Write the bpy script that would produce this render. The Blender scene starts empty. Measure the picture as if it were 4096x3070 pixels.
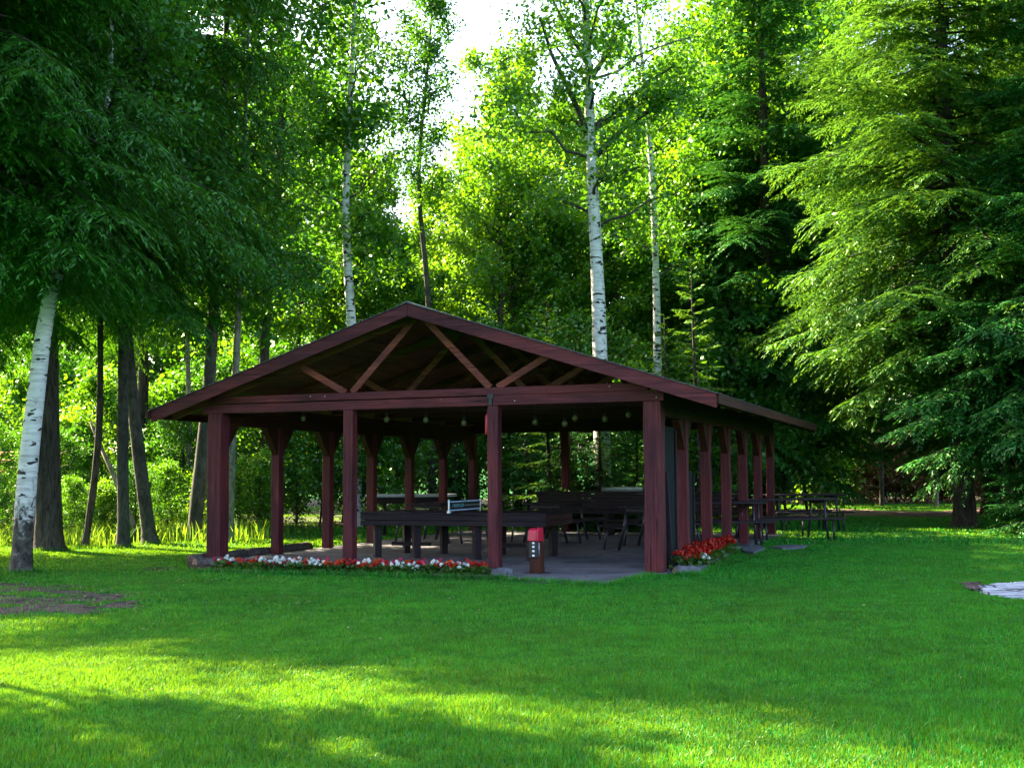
import bpy, math, random
import numpy as np
from mathutils import Vector, Matrix, Euler

R = math.radians
scene = bpy.context.scene
col = scene.collection
rng = np.random.default_rng(7)
random.seed(7)

# ------------------------------------------------------------------ camera
EYE, FPX, PITCH, ROLL = 1.35, 4700.0, .077, -.006
cam_d = bpy.data.cameras.new('camera')
cam_d.sensor_width = 36.0
cam_d.lens = FPX / 4096 * 36
cam_d.clip_start, cam_d.clip_end = .1, 2000
cam = bpy.data.objects.new('camera', cam_d)
cam.matrix_world = Matrix.Translation((0, 0, EYE)) @ Matrix.Rotation(R(90) + PITCH, 4, 'X') @ Matrix.Rotation(ROLL, 4, 'Z')
col.objects.link(cam)
scene.camera = cam
K = 4096 / 2212.0


def at(px, py, z=0.0, Y=None):
    """point of the place seen at (px, py) of the 2212 px wide photograph: on the level z, or at the distance Y"""
    x, y = px * K - 2048, py * K - 1535
    c, s = math.cos(-ROLL), math.sin(-ROLL)
    x, y = x * c - y * s, x * s + y * c
    dx, dy, dz = x / FPX, 1.0, -y / FPX
    c, s = math.cos(PITCH), math.sin(PITCH)
    wy, wz = dy * c - dz * s, dy * s + dz * c
    t = Y / wy if Y is not None else (z - EYE) / wz
    return Vector((dx * t, wy * t, EYE + wz * t))


# ------------------------------------------------------------------ helpers
def tag(o, label=None, cat=None, group=None, kind=None):
    if label: o['label'] = label
    if cat: o['category'] = cat
    if group: o['group'] = group
    if kind: o['kind'] = kind
    return o


def empty(name, loc=(0, 0, 0), rz=0.0, label=None, cat=None, group=None, s=1.0):
    o = bpy.data.objects.new(name, None)
    o.location = loc
    o.rotation_euler = (0, 0, rz)
    o.scale = (s, s, s)
    o.empty_display_size = .2
    col.objects.link(o)
    return tag(o, label, cat, group)


def link_mesh(name, me, parent=None):
    o = bpy.data.objects.new(name, me)
    col.objects.link(o)
    if parent is not None: o.parent = parent
    return o


def np_mesh(name, V, F, mats, mi=None, smooth=False):
    """F: list of (n, k) index arrays"""
    me = bpy.data.meshes.new(name)
    V = np.asarray(V, dtype=np.float32)
    F = [np.asarray(f, dtype=np.int32) for f in F if len(f)]
    me.vertices.add(len(V))
    me.vertices.foreach_set('co', V.ravel())
    nl = sum(f.size for f in F)
    npoly = sum(len(f) for f in F)
    me.loops.add(nl)
    me.loops.foreach_set('vertex_index', np.concatenate([f.ravel() for f in F]))
    me.polygons.add(npoly)
    tot = np.concatenate([np.full(len(f), f.shape[1], dtype=np.int32) for f in F])
    start = np.concatenate([[0], np.cumsum(tot)[:-1]]).astype(np.int32)
    me.polygons.foreach_set('loop_start', start)
    me.polygons.foreach_set('loop_total', tot)
    for m in mats: me.materials.append(m)
    if mi is not None: me.polygons.foreach_set('material_index', np.asarray(mi, dtype=np.int32))
    if smooth: me.polygons.foreach_set('use_smooth', np.ones(npoly, dtype=bool))
    me.update(calc_edges=True)
    return me


class MB:
    """collects boxes, boards, tubes and prisms into ONE mesh"""
    def __init__(self):
        self.v, self.f, self.m, self.s = [], [], [], []

    def add(self, vs, fs, mi=0, smooth=False):
        b = len(self.v)
        self.v += [tuple(p) for p in vs]
        self.f += [tuple(i + b for i in f) for f in fs]
        self.m += [mi] * len(fs)
        self.s += [smooth] * len(fs)

    def box(self, x0, x1, y0, y1, z0, z1, mi=0, M=None):
        vs = [Vector((x, y, z)) for z in (z0, z1) for (x, y) in ((x0, y0), (x1, y0), (x1, y1), (x0, y1))]
        if M is not None: vs = [M @ v for v in vs]
        self.add(vs, [(3, 2, 1, 0), (4, 5, 6, 7), (0, 1, 5, 4), (1, 2, 6, 5), (2, 3, 7, 6), (3, 0, 4, 7)], mi)

    def bar(self, p0, p1, w, h, up=(0, 0, 1), mi=0, ends=None):
        """board from p0 to p1; w across, h along up"""
        p0, p1, up = Vector(p0), Vector(p1), Vector(up)
        d = (p1 - p0).normalized()
        a = d.cross(up).normalized()
        u = a.cross(d).normalized()
        vs = []
        for p in (p0, p1):
            for (i, j) in ((-1, -1), (1, -1), (1, 1), (-1, 1)):
                vs.append(p + a * (w / 2 * i) + u * (h / 2 * j))
        self.add(vs, [(3, 2, 1, 0), (4, 5, 6, 7), (0, 1, 5, 4), (1, 2, 6, 5), (2, 3, 7, 6), (3, 0, 4, 7)], mi)

    def prism(self, pts, vec, mi=0):
        """polygon pts pushed along vec"""
        n = len(pts)
        vec = Vector(vec)
        a = [Vector(p) for p in pts]
        b = [p + vec for p in a]
        nrm = Vector((0, 0, 0))
        for i in range(n): nrm += a[i].cross(a[(i + 1) % n])
        fs = [tuple(range(n)), tuple(range(2 * n - 1, n - 1, -1))] + [(i, i + n, (i + 1) % n + n, (i + 1) % n) for i in range(n)]
        if nrm.dot(vec) > 0: fs = [tuple(reversed(f)) for f in fs]
        self.add(a + b, fs, mi)

    def tube(self, pts, rad, n=8, mi=0, cap=True, smooth=True, wob=0.0):
        pts = [Vector(p) for p in pts]
        m = len(pts)
        if not hasattr(rad, '__len__'): rad = [rad] * m
        vs = []
        ref = Vector((0, 0, 1)) if abs((pts[-1] - pts[0]).normalized().z) < .8 else Vector((1, 0, 0))
        for i in range(m):
            d = (pts[min(i + 1, m - 1)] - pts[max(i - 1, 0)]).normalized()
            a = d.cross(ref).normalized()
            b = a.cross(d).normalized()
            for k in range(n):
                t = 2 * math.pi * k / n
                r = rad[i] * (1 + (random.uniform(-wob, wob) if wob else 0))
                vs.append(pts[i] + a * (math.cos(t) * r) + b * (math.sin(t) * r))
        fs = []
        for i in range(m - 1):
            for k in range(n):
                k2 = (k + 1) % n
                fs.append((i * n + k, i * n + k2, (i + 1) * n + k2, (i + 1) * n + k))
        b = len(self.v)
        self.add(vs, fs, mi, smooth)
        if cap:
            self.f.append(tuple(b + k for k in reversed(range(n)))); self.m.append(mi); self.s.append(False)
            self.f.append(tuple(b + (m - 1) * n + k for k in range(n))); self.m.append(mi); self.s.append(False)

    def lump(self, c, r, mi=0, sq=(1, 1, 1), jit=.15, ns=6, nr=5, rot=0.0):
        """uneven rounded lump"""
        c = Vector(c)
        vs = [c + Vector((0, 0, -r * sq[2]))]
        for j in range(1, nr):
            ph = -math.pi / 2 + math.pi * j / nr
            for k in range(ns):
                t = 2 * math.pi * k / ns + rot
                q = r * (1 + random.uniform(-jit, jit))
                vs.append(c + Vector((math.cos(ph) * math.cos(t) * q * sq[0], math.cos(ph) * math.sin(t) * q * sq[1], math.sin(ph) * q * sq[2])))
        vs.append(c + Vector((0, 0, r * sq[2])))
        fs = []
        for k in range(ns): fs.append((0, 1 + (k + 1) % ns, 1 + k))
        for j in range(nr - 2):
            for k in range(ns):
                a = 1 + j * ns
                fs.append((a + k, a + (k + 1) % ns, a + ns + (k + 1) % ns, a + ns + k))
        a = 1 + (nr - 2) * ns
        for k in range(ns): fs.append((a + k, a + (k + 1) % ns, len(vs) - 1))
        self.add(vs, fs, mi, True)

    def mesh(self, name, mats):
        me = bpy.data.meshes.new(name)
        me.from_pydata(self.v, [], self.f)
        for m in (mats if isinstance(mats, (list, tuple)) else [mats]): me.materials.append(m)
        me.polygons.foreach_set('material_index', self.m)
        me.polygons.foreach_set('use_smooth', self.s)
        me.update()
        return me

    def build(self, name, mats, parent=None, bevel=0.0):
        o = link_mesh(name, self.mesh(name, mats), parent)
        if bevel:
            b = o.modifiers.new('edge', 'BEVEL')
            b.width, b.segments, b.limit_method = bevel, 2, 'ANGLE'
        return o


def copy_tree(o, parent=None):
    c = o.copy()
    col.objects.link(c)
    if parent is not None: c.parent = parent
    for ch in [x for x in bpy.data.objects if x.parent == o]: copy_tree(ch, c)
    return c


# ------------------------------------------------------------------ materials
def new_mat(name):
    m = bpy.data.materials.new(name)
    m.use_nodes = True
    nt = m.node_tree
    nt.nodes.clear()
    out = nt.nodes.new('ShaderNodeOutputMaterial')
    return m, nt, out


def nd(nt, t, **kw):
    n = nt.nodes.new(t)
    for k, v in kw.items():
        if k in n.inputs: n.inputs[k].default_value = v
        else: setattr(n, k, v)
    return n


def ramp(nt, fac, stops, interp='LINEAR'):
    n = nt.nodes.new('ShaderNodeValToRGB')
    n.color_ramp.interpolation = interp
    while len(n.color_ramp.elements) < len(stops): n.color_ramp.elements.new(.5)
    for e, (p, c) in zip(n.color_ramp.elements, stops):
        e.position = p
        e.color = (c[0], c[1], c[2], 1)
    nt.links.new(fac, n.inputs[0])
    return n.outputs[0]


def coords(nt, scale=(1, 1, 1), kind='Object'):
    tc = nt.nodes.new('ShaderNodeTexCoord')
    mp = nt.nodes.new('ShaderNodeMapping')
    mp.inputs['Scale'].default_value = scale
    nt.links.new(tc.outputs[kind], mp.inputs[0])
    return mp.outputs[0]


def noise(nt, vec, scale, detail=4, rough=.55, dist=0.0):
    n = nd(nt, 'ShaderNodeTexNoise', Scale=scale, Detail=detail, Roughness=rough, Distortion=dist)
    nt.links.new(vec, n.inputs['Vector'])
    return n.outputs['Fac']


def bump(nt, h, strength=.4, dist=.02):
    b = nd(nt, 'ShaderNodeBump', Strength=strength, Distance=dist)
    nt.links.new(h, b.inputs['Height'])
    return b.outputs[0]


def mix(nt, a, b, f, mode='MIX'):
    n = nt.nodes.new('ShaderNodeMix')
    n.data_type, n.blend_type = 'RGBA', mode
    for s, v in ((n.inputs[0], f), (n.inputs[6], a), (n.inputs[7], b)):
        if isinstance(v, (int, float)): s.default_value = v
        elif isinstance(v, tuple): s.default_value = (v[0], v[1], v[2], 1)
        else: nt.links.new(v, s)
    return n.outputs[2]


def pbr(nt, out, colr, rough=.6, normal=None, spec=.4, metal=0.0):
    p = nt.nodes.new('ShaderNodeBsdfPrincipled')
    for s, v in (('Base Color', colr), ('Roughness', rough)):
        if isinstance(v, tuple): p.inputs[s].default_value = (v[0], v[1], v[2], 1)
        elif isinstance(v, (int, float)): p.inputs[s].default_value = v
        else: nt.links.new(v, p.inputs[s])
    p.inputs['Specular IOR Level'].default_value = spec
    p.inputs['Metallic'].default_value = metal
    if normal is not None: nt.links.new(normal, p.inputs['Normal'])
    nt.links.new(p.outputs[0], out.inputs[0])
    return p


def plain(name, c, rough=.5, spec=.4, metal=0.0, var=.25, sc=9.0):
    m, nt, out = new_mat(name)
    v = coords(nt)
    f = noise(nt, v, sc, 5)
    cc = ramp(nt, f, [(.3, tuple(x * (1 - var) for x in c)), (.7, tuple(min(1, x * (1 + var)) for x in c))])
    pbr(nt, out, cc, rough, bump(nt, noise(nt, v, sc * 6, 3), .25, .004), spec, metal)
    return m


def wood(name, c, axis, grain=1.0, rough=.62):
    """painted weathered timber with the grain along one axis"""
    m, nt, out = new_mat(name)
    s = [34, 34, 34]
    s[axis] = 1.6
    v = coords(nt, tuple(s))
    g = noise(nt, v, 1.0, 6, .62, .5)
    s2 = [3.0, 3.0, 3.0]
    s2[axis] = .8
    big = noise(nt, coords(nt, tuple(s2)), 1.0, 4, .6)
    s3 = [60, 60, 60]
    s3[axis] = 1.1
    cr = noise(nt, coords(nt, tuple(s3)), 1.0, 3, .5, 1.2)
    cc = ramp(nt, g, [(.30, tuple(x * .38 for x in c)), (.46, tuple(x * .85 for x in c)), (.58, c), (.72, (c[0] * 1.7, c[1] * 1.9, c[2] * 1.7))])
    worn = ramp(nt, big, [(.33, (.6, .62, .7)), (.5, (1, 1, 1)), (.68, (1.35, 1.2, 1.0))])
    cc = mix(nt, cc, worn, 1.0, 'MULTIPLY')
    crack = ramp(nt, cr, [(.33, (.1, .1, .1)), (.38, (1, 1, 1))])
    cc = mix(nt, cc, crack, .85, 'MULTIPLY')
    chip = noise(nt, coords(nt, (9, 9, 9)), 1.0, 5, .7)
    chipf = ramp(nt, chip, [(.70, (0, 0, 0)), (.73, (1, 1, 1))])
    cc = mix(nt, cc, (.23, .15, .11), chipf)
    hsum = nt.nodes.new('ShaderNodeMath')
    hsum.operation = 'ADD'
    nt.links.new(g, hsum.inputs[0])
    nt.links.new(crack, hsum.inputs[1])
    pbr(nt, out, cc, rough, bump(nt, hsum.outputs[0], .5, .006), .18)
    return m


def leaf_mat(name, dark, light, trans, tf=.45, gloss=.06, objvar=.25, rough=.45, stray=False):
    m, nt, out = new_mat(name)
    geo = nt.nodes.new('ShaderNodeNewGeometry')
    oi = nt.nodes.new('ShaderNodeObjectInfo')
    isl = geo.outputs['Random Per Island']
    cc = ramp(nt, isl, [(0, dark), (.6, tuple((a + b) / 2 for a, b in zip(dark, light))), (.972 if stray else 1, light)] + ([(.985, (.10, .22, .12)), (.997, (.20, .20, .08))] if stray else []))
    ov = ramp(nt, oi.outputs['Random'], [(0, (1 - objvar, 1 - objvar * .6, 1 - objvar)), (1, (1 + objvar, 1 + objvar * .4, 1))])
    cc = mix(nt, cc, ov, 1.0, 'MULTIPLY')
    tc = ramp(nt, isl, [(0, tuple(x * .7 for x in trans)), (1, trans)])
    tc = mix(nt, tc, ov, 1.0, 'MULTIPLY')
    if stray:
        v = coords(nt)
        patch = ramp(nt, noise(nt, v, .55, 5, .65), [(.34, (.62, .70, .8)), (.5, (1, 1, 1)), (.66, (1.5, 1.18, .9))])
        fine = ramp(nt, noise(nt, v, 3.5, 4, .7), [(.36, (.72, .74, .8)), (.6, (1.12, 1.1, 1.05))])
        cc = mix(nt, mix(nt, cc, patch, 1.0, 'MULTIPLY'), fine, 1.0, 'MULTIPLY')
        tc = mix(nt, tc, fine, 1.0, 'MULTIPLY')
    d = nt.nodes.new('ShaderNodeBsdfDiffuse')
    t = nt.nodes.new('ShaderNodeBsdfTranslucent')
    g = nd(nt, 'ShaderNodeBsdfGlossy', Roughness=rough)
    g.inputs['Color'].default_value = (.95, .95, .8, 1) if stray else (.6, .8, .5, 1)
    nt.links.new(cc, d.inputs[0])
    nt.links.new(tc, t.inputs[0])
    a = nt.nodes.new('ShaderNodeMixShader')
    a.inputs[0].default_value = tf
    nt.links.new(d.outputs[0], a.inputs[1])
    nt.links.new(t.outputs[0], a.inputs[2])
    b = nt.nodes.new('ShaderNodeMixShader')
    b.inputs[0].default_value = gloss
    nt.links.new(a.outputs[0], b.inputs[1])
    nt.links.new(g.outputs[0], b.inputs[2])
    nt.links.new(b.outputs[0], out.inputs[0])
    return m


def bark_mat(name, c, c2, sx=22, sz=3.5, depth=.03):
    m, nt, out = new_mat(name)
    v = coords(nt, (sx, sx, sz))
    f = noise(nt, v, 1.0, 6, .65, .8)
    big = noise(nt, coords(nt, (1.5, 1.5, .7)), 1.0, 3)
    cc = ramp(nt, f, [(.35, c), (.62, c2)])
    cc = mix(nt, cc, ramp(nt, big, [(.35, (.7, .75, .7)), (.65, (1.2, 1.15, 1.1))]), 1.0, 'MULTIPLY')
    pbr(nt, out, cc, .9, bump(nt, f, .9, depth), .15)
    return m


def birch_mat(name, base_dark=0.0):
    m, nt, out = new_mat(name)
    peel = noise(nt, coords(nt, (3, 3, 26)), 1.0, 5, .6, .6)
    cc = ramp(nt, peel, [(.25, (.30, .285, .27)), (.5, (.56, .54, .50)), (.8, (.72, .70, .65))])
    # dark eye-shaped marks and lenticels
    mk = noise(nt, coords(nt, (4.2, 4.2, 11)), 1.0, 2, .5, .3)
    mkf = ramp(nt, mk, [(.60, (1, 1, 1)), (.63, (.05, .045, .04))])
    cc = mix(nt, cc, mkf, 1.0, 'MULTIPLY')
    ln = noise(nt, coords(nt, (7, 7, 60)), 1.0, 2, .5, .2)
    lf = ramp(nt, ln, [(.64, (1, 1, 1)), (.69, (.22, .19, .17))])
    cc = mix(nt, cc, lf, .9, 'MULTIPLY')
    pt = noise(nt, coords(nt, (2.6, 2.6, 3.6)), 1.0, 6, .7, .8)
    cc = mix(nt, cc, ramp(nt, pt, [(.60, (1, 1, 1)), (.66, (.35, .32, .3))]), .8, 'MULTIPLY')
    if base_dark:
        tc = nt.nodes.new('ShaderNodeTexCoord')
        sp = nt.nodes.new('ShaderNodeSeparateXYZ')
        nt.links.new(tc.outputs['Object'], sp.inputs[0])
        rough_bark = noise(nt, coords(nt, (9, 9, 7)), 1.0, 5, .7, .5)
        ad = nt.nodes.new('ShaderNodeMath'); ad.operation = 'MULTIPLY_ADD'
        nt.links.new(sp.outputs[2], ad.inputs[0]); ad.inputs[1].default_value = .55 / base_dark
        nt.links.new(rough_bark, ad.inputs[2])
        bf = ramp(nt, ad.outputs[0], [(.80, (1, 1, 1)), (.99, (0, 0, 0))])
        bc = ramp(nt, rough_bark, [(.4, (.02, .018, .016)), (.62, (.09, .08, .06)), (.7, (.3, .3, .24))])
        cc = mix(nt, cc, bc, bf)
    pbr(nt, out, cc, .75, bump(nt, peel, .35, .01), .25)
    return m


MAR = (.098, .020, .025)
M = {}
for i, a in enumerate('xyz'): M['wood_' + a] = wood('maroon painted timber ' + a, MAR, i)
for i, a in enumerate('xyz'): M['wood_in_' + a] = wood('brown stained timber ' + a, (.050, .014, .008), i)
for i, a in enumerate('xyz'): M['roof_' + a] = wood('brown roof timber ' + a, (.17, .058, .027), i)
M['web_x'] = wood('worn maroon brace', (.17, .042, .030), 0)
M['dark_wood'] = wood('dark stained boards', (.022, .014, .018), 0)
M['dark_wood_y'] = wood('dark stained boards along', (.022, .014, .018), 1)
M['dark_wood_z'] = wood('dark stained boards upright', (.022, .014, .018), 2)
M['brown_wood'] = wood('red brown boards', (.06, .022, .017), 1)
M['steel'] = plain('dark painted steel tube', (.03, .026, .036), .4, .5, .3)
M['grey_metal'] = plain('grey sheet metal', (.36, .39, .43), .35, .6, .5, .12)
M['grey_top'] = plain('grey tabletop with sky sheen', (.34, .36, .42), .3, .6, 0, .12)  # light bluish grey holds the sky's reflection on the tabletop
M['black'] = plain('black plastic', (.012, .013, .016), .45)
M['white'] = plain('white paint', (.78, .8, .82), .5, .4, 0, .05)
def paving_mat():
    m, nt, out = new_mat('pale crazy paving')
    vv = coords(nt, (1.5, 3.4, 1))
    dn = noise(nt, coords(nt, (2, 2, 2)), 1.0, 3)
    ad = nt.nodes.new('ShaderNodeVectorMath'); ad.operation = 'ADD'
    nt.links.new(vv, ad.inputs[0]); nt.links.new(dn, ad.inputs[1])
    vo = nt.nodes.new('ShaderNodeTexVoronoi'); vo.feature = 'DISTANCE_TO_EDGE'; vo.inputs['Scale'].default_value = 1.3
    nt.links.new(ad.outputs[0], vo.inputs['Vector'])
    v2 = nt.nodes.new('ShaderNodeTexVoronoi'); v2.inputs['Scale'].default_value = 1.3
    nt.links.new(ad.outputs[0], v2.inputs['Vector'])
    sx = nt.nodes.new('ShaderNodeSeparateColor'); nt.links.new(v2.outputs['Color'], sx.inputs[0])
    cc = ramp(nt, sx.outputs[0], [(0, (.30, .31, .36)), (1, (.58, .58, .62))])
    cc = mix(nt, cc, ramp(nt, noise(nt, coords(nt, (14, 14, 14)), 1.0, 5), [(.3, (.7, .7, .7)), (.7, (1.15, 1.15, 1.15))]), 1, 'MULTIPLY')
    j = ramp(nt, vo.outputs['Distance'], [(.03, (.05, .05, .07)), (.07, (1, 1, 1))])
    cc = mix(nt, cc, j, 1, 'MULTIPLY')
    pbr(nt, out, cc, .8, bump(nt, j, .6, .015), .3)
    return m


M['tarp'] = paving_mat()
M['teal'] = plain('pale teal print', (.22, .50, .55), .5, .3, 0, .05)
M['pale_blue'] = plain('pale blue webbing', (.42, .58, .82), .5, .3, 0, .05)
M['red'] = plain('red plastic cover', (.46, .006, .035), .38, .5, 0, .08)
M['rope'] = plain('yellow cord', (.5, .4, .04), .6)
M['bulb'] = plain('dull yellowish globe', (.13, .13, .05), .35, .5, 0, .2)
M['panel'] = plain('dark blue green board', (.008, .012, .014), .7, .15)
M['stone'] = plain('rough grey stone', (.095, .095, .105), .9, .2, 0, .5, 14)
M['log'] = bark_mat('weathered grey log', (.04, .032, .03), (.13, .11, .10), 14, 14, .02)
M['log_end'] = plain('cut log end', (.16, .10, .08), .85, .2, 0, .5, 20)
M['soil'] = plain('dark garden soil', (.03, .02, .014), .95, .1, 0, .6, 30)
M['shingle'] = None


def shingle_mat():
    m, nt, out = new_mat('dark asphalt shingles')
    br = nd(nt, 'ShaderNodeTexBrick', Scale=1.0)
    br.inputs['Color1'].default_value = (.055, .058, .066, 1)
    br.inputs['Color2'].default_value = (.035, .036, .042, 1)
    br.inputs['Mortar'].default_value = (.012, .012, .014, 1)
    br.inputs['Mortar Size'].default_value = .012
    br.inputs['Brick Width'].default_value = .3
    br.inputs['Row Height'].default_value = .14
    sw = nt.nodes.new('ShaderNodeVectorRotate')
    sw.rotation_type = 'Z_AXIS'
    sw.inputs['Angle'].default_value = R(90)
    nt.links.new(coords(nt), sw.inputs[0])
    nt.links.new(sw.outputs[0], br.inputs['Vector'])
    f = noise(nt, coords(nt), 60, 3)
    cc = mix(nt, br.outputs[0], ramp(nt, f, [(.3, (.6, .6, .6)), (.7, (1.4, 1.4, 1.4))]), 1, 'MULTIPLY')
    pbr(nt, out, cc, .42, bump(nt, br.outputs['Fac'], -.5, .01), .6)
    return m


M['shingle'] = shingle_mat()


def concrete_mat():
    m, nt, out = new_mat('worn concrete')
    v = coords(nt)
    a, b = noise(nt, v, .9, 6, .6), noise(nt, v, 22, 4)
    cc = ramp(nt, a, [(.3, (.06, .056, .062)), (.52, (.12, .115, .125)), (.75, (.17, .16, .165))])
    cc = mix(nt, cc, ramp(nt, b, [(.3, (.8, .8, .8)), (.7, (1.15, 1.15, 1.15))]), 1, 'MULTIPLY')
    st = noise(nt, v, 2.3, 5, .7, 1.0)
    cc = mix(nt, cc, ramp(nt, st, [(.36, (.45, .43, .42)), (.47, (1, 1, 1)), (.70, (1, 1, 1)), (.78, (1.35, 1.35, 1.35))]), 1, 'MULTIPLY')
    br = nd(nt, 'ShaderNodeTexBrick', Scale=1.0, offset=0.0)
    br.inputs['Color1'].default_value = br.inputs['Color2'].default_value = (1, 1, 1, 1)
    br.inputs['Mortar'].default_value = (.25, .25, .25, 1)
    br.inputs['Mortar Size'].default_value = .012
    br.inputs['Brick Width'].default_value, br.inputs['Row Height'].default_value = 2.4, 2.4
    nt.links.new(v, br.inputs['Vector'])
    cc = mix(nt, cc, br.outputs[0], 1, 'MULTIPLY')
    pbr(nt, out, cc, .8, bump(nt, b, .3, .004), .3)
    return m


M['concrete'] = concrete_mat()


def ground_mat():
    m, nt, out = new_mat('lawn turf')
    v = coords(nt)
    a, b, c = noise(nt, v, .35, 4), noise(nt, v, 7, 5, .65), noise(nt, v, 90, 3, .7)
    cc = ramp(nt, b, [(.3, (.003, .040, .003)), (.5, (.005, .095, .007)), (.72, (.009, .15, .011))])
    cc = mix(nt, cc, ramp(nt, a, [(.35, (.8, .9, .8)), (.65, (1.15, 1.08, 1))]), 1, 'MULTIPLY')
    cc = mix(nt, cc, ramp(nt, c, [(.3, (.5, .55, .5)), (.7, (1.5, 1.4, 1.3))]), 1, 'MULTIPLY')
    pbr(nt, out, cc, .9, bump(nt, c, .8, .03), .1)
    return m


def dirt_mat(name, c0, c1):
    m, nt, out = new_mat(name)
    v = coords(nt)
    a, b = noise(nt, v, 4, 6, .65), noise(nt, v, 45, 4, .7)
    cc = ramp(nt, a, [(.32, c0), (.68, c1)])
    cc = mix(nt, cc, ramp(nt, b, [(.3, (.55, .55, .55)), (.7, (1.5, 1.45, 1.4))]), 1, 'MULTIPLY')
    pbr(nt, out, cc, .95, bump(nt, b, .8, .02), .1)
    return m


M['turf'] = ground_mat()
M['dirt'] = dirt_mat('bare trodden soil', (.045, .03, .03), (.14, .095, .085))
M['path'] = dirt_mat('brown gravel path', (.05, .03, .025), (.17, .11, .085))
M['forest_floor'] = dirt_mat('leaf litter', (.012, .014, .006), (.05, .05, .02))
M['bark'] = bark_mat('dark furrowed bark', (.018, .014, .012), (.085, .065, .055))
M['bark_grey'] = bark_mat('smooth grey bark', (.028, .025, .022), (.085, .075, .064), 12, 5, .015)
M['bark_pale'] = bark_mat('pale poplar bark', (.10, .085, .06), (.28, .25, .19), 9, 6, .01)
M['birch'] = birch_mat('white birch bark')
M['birch_base'] = birch_mat('white birch bark with dark foot', 1.25)
M['twig'] = plain('brown twigs', (.06, .04, .028), .9, .1)
M['deadwood'] = plain('dry pale branches', (.42, .27, .15), .85, .1, 0, .4)
M['needle'] = leaf_mat('spruce needles', (.003, .024, .002), (.040, .19, .011), (.10, .26, .006), .28, .05, .15)
M['needle_blue'] = leaf_mat('fir needles', (.004, .045, .008), (.036, .21, .032), (.06, .20, .015), .22, .06, .15)
M['needle_light'] = leaf_mat('pale young needles', (.008, .058, .006), (.062, .20, .018), (.18, .38, .02), .34, .06, .1)
M['leaf'] = leaf_mat('broad leaves', (.010, .075, .005), (.036, .19, .012), (.17, .42, .006), .42, .07, .25)
M['leaf_dark'] = leaf_mat('dark broad leaves', (.007, .055, .006), (.022, .14, .011), (.11, .33, .006), .38, .07, .2)
M['leaf_light'] = leaf_mat('light birch leaves', (.018, .090, .006), (.05, .21, .012), (.26, .53, .008), .46, .07, .2)
M['brown_leaf'] = leaf_mat('dry brown foliage', (.05, .022, .012), (.16, .075, .04), (.35, .15, .06), .4, .04, .1)
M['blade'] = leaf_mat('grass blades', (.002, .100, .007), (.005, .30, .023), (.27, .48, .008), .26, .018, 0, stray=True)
M['tall_blade'] = leaf_mat('tall grass blades', (.02, .10, .008), (.07, .22, .015), (.30, .48, .02), .45, .05, 0)
M['litter'] = leaf_mat('dry fallen leaves', (.12, .07, .03), (.34, .28, .18), (.3, .2, .08), .15, .04, 0)
M['plant'] = leaf_mat('bedding plant leaves', (.015, .06, .01), (.05, .15, .02), (.2, .34, .02), .4, .07, .1)


def petal(name, c, var=.25):
    return leaf_mat(name, tuple(x * (1 - var) for x in c), c, tuple(min(1, x * 1.1) for x in c), .3, .04, .12)


M['petal_red'] = petal('red petals', (.50, .006, .008))
M['petal_white'] = petal('white petals', (.80, .82, .84), .1)
M['petal_pink'] = petal('pink petals', (.62, .03, .14))
M['petal_orange'] = petal('orange red petals', (.68, .09, .012))

# ------------------------------------------------------------------ pavilion frame of reference
PX, PY, TH = 1.935, 16.04, .365
W, L, H = 7.03, 10.31, 2.336
CT, ST = math.cos(TH), math.sin(TH)


def pav(x, y, z=0.0):
    """pavilion coordinates (x right along its front, y into it) to the place"""
    return Vector((PX + x * CT + y * ST, PY - x * ST + y * CT, z))


def to_pav(X, Y):
    dx, dy = X - PX, Y - PY
    return dx * CT - dy * ST, dx * ST + dy * CT


# ------------------------------------------------------------------ ground
def gz(x, y):
    x, y = np.asarray(x, dtype=float), np.asarray(y, dtype=float)
    z = .018 * np.sin(x * 1.3 + .4) * np.cos(y * .9) + .012 * np.sin(x * .5 - y * .7 + 1)
    px, py = (x - PX) * CT - (y - PY) * ST, (x - PX) * ST + (y - PY) * CT
    # level round the building
    d = np.maximum(np.maximum(-W - px, px), np.maximum(-py - 1.8, py - L))
    k = np.clip((d - .4) / 2.0, 0, 1)
    far = np.clip((y - 52) / 60, 0, 1)
    return z * k + far * far * 4.0


def grid_mesh(name, xs, ys, mats, zf, parent=None):
    X, Y = np.meshgrid(xs, ys)
    V = np.stack([X.ravel(), Y.ravel(), zf(X.ravel(), Y.ravel())], 1)
    nx, ny = len(xs), len(ys)
    i = np.arange(nx - 1)[None, :] + nx * np.arange(ny - 1)[:, None]
    i = i.ravel()
    F = np.stack([i, i + 1, i + 1 + nx, i + nx], 1)
    return link_mesh(name, np_mesh(name, V, [F], mats, smooth=True), parent)


xs = np.concatenate([np.linspace(-900, -40, 18)[:-1], np.linspace(-40, 40, 161), np.linspace(40, 900, 18)[1:]])
ys = np.concatenate([np.linspace(-900, -10, 18)[:-1], np.linspace(-10, 60, 141), np.linspace(60, 900, 20)[1:]])
tag(grid_mesh('lawn', xs, ys, [M['turf']], gz), 'mown green lawn around the pavilion', 'lawn', kind='structure')


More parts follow.
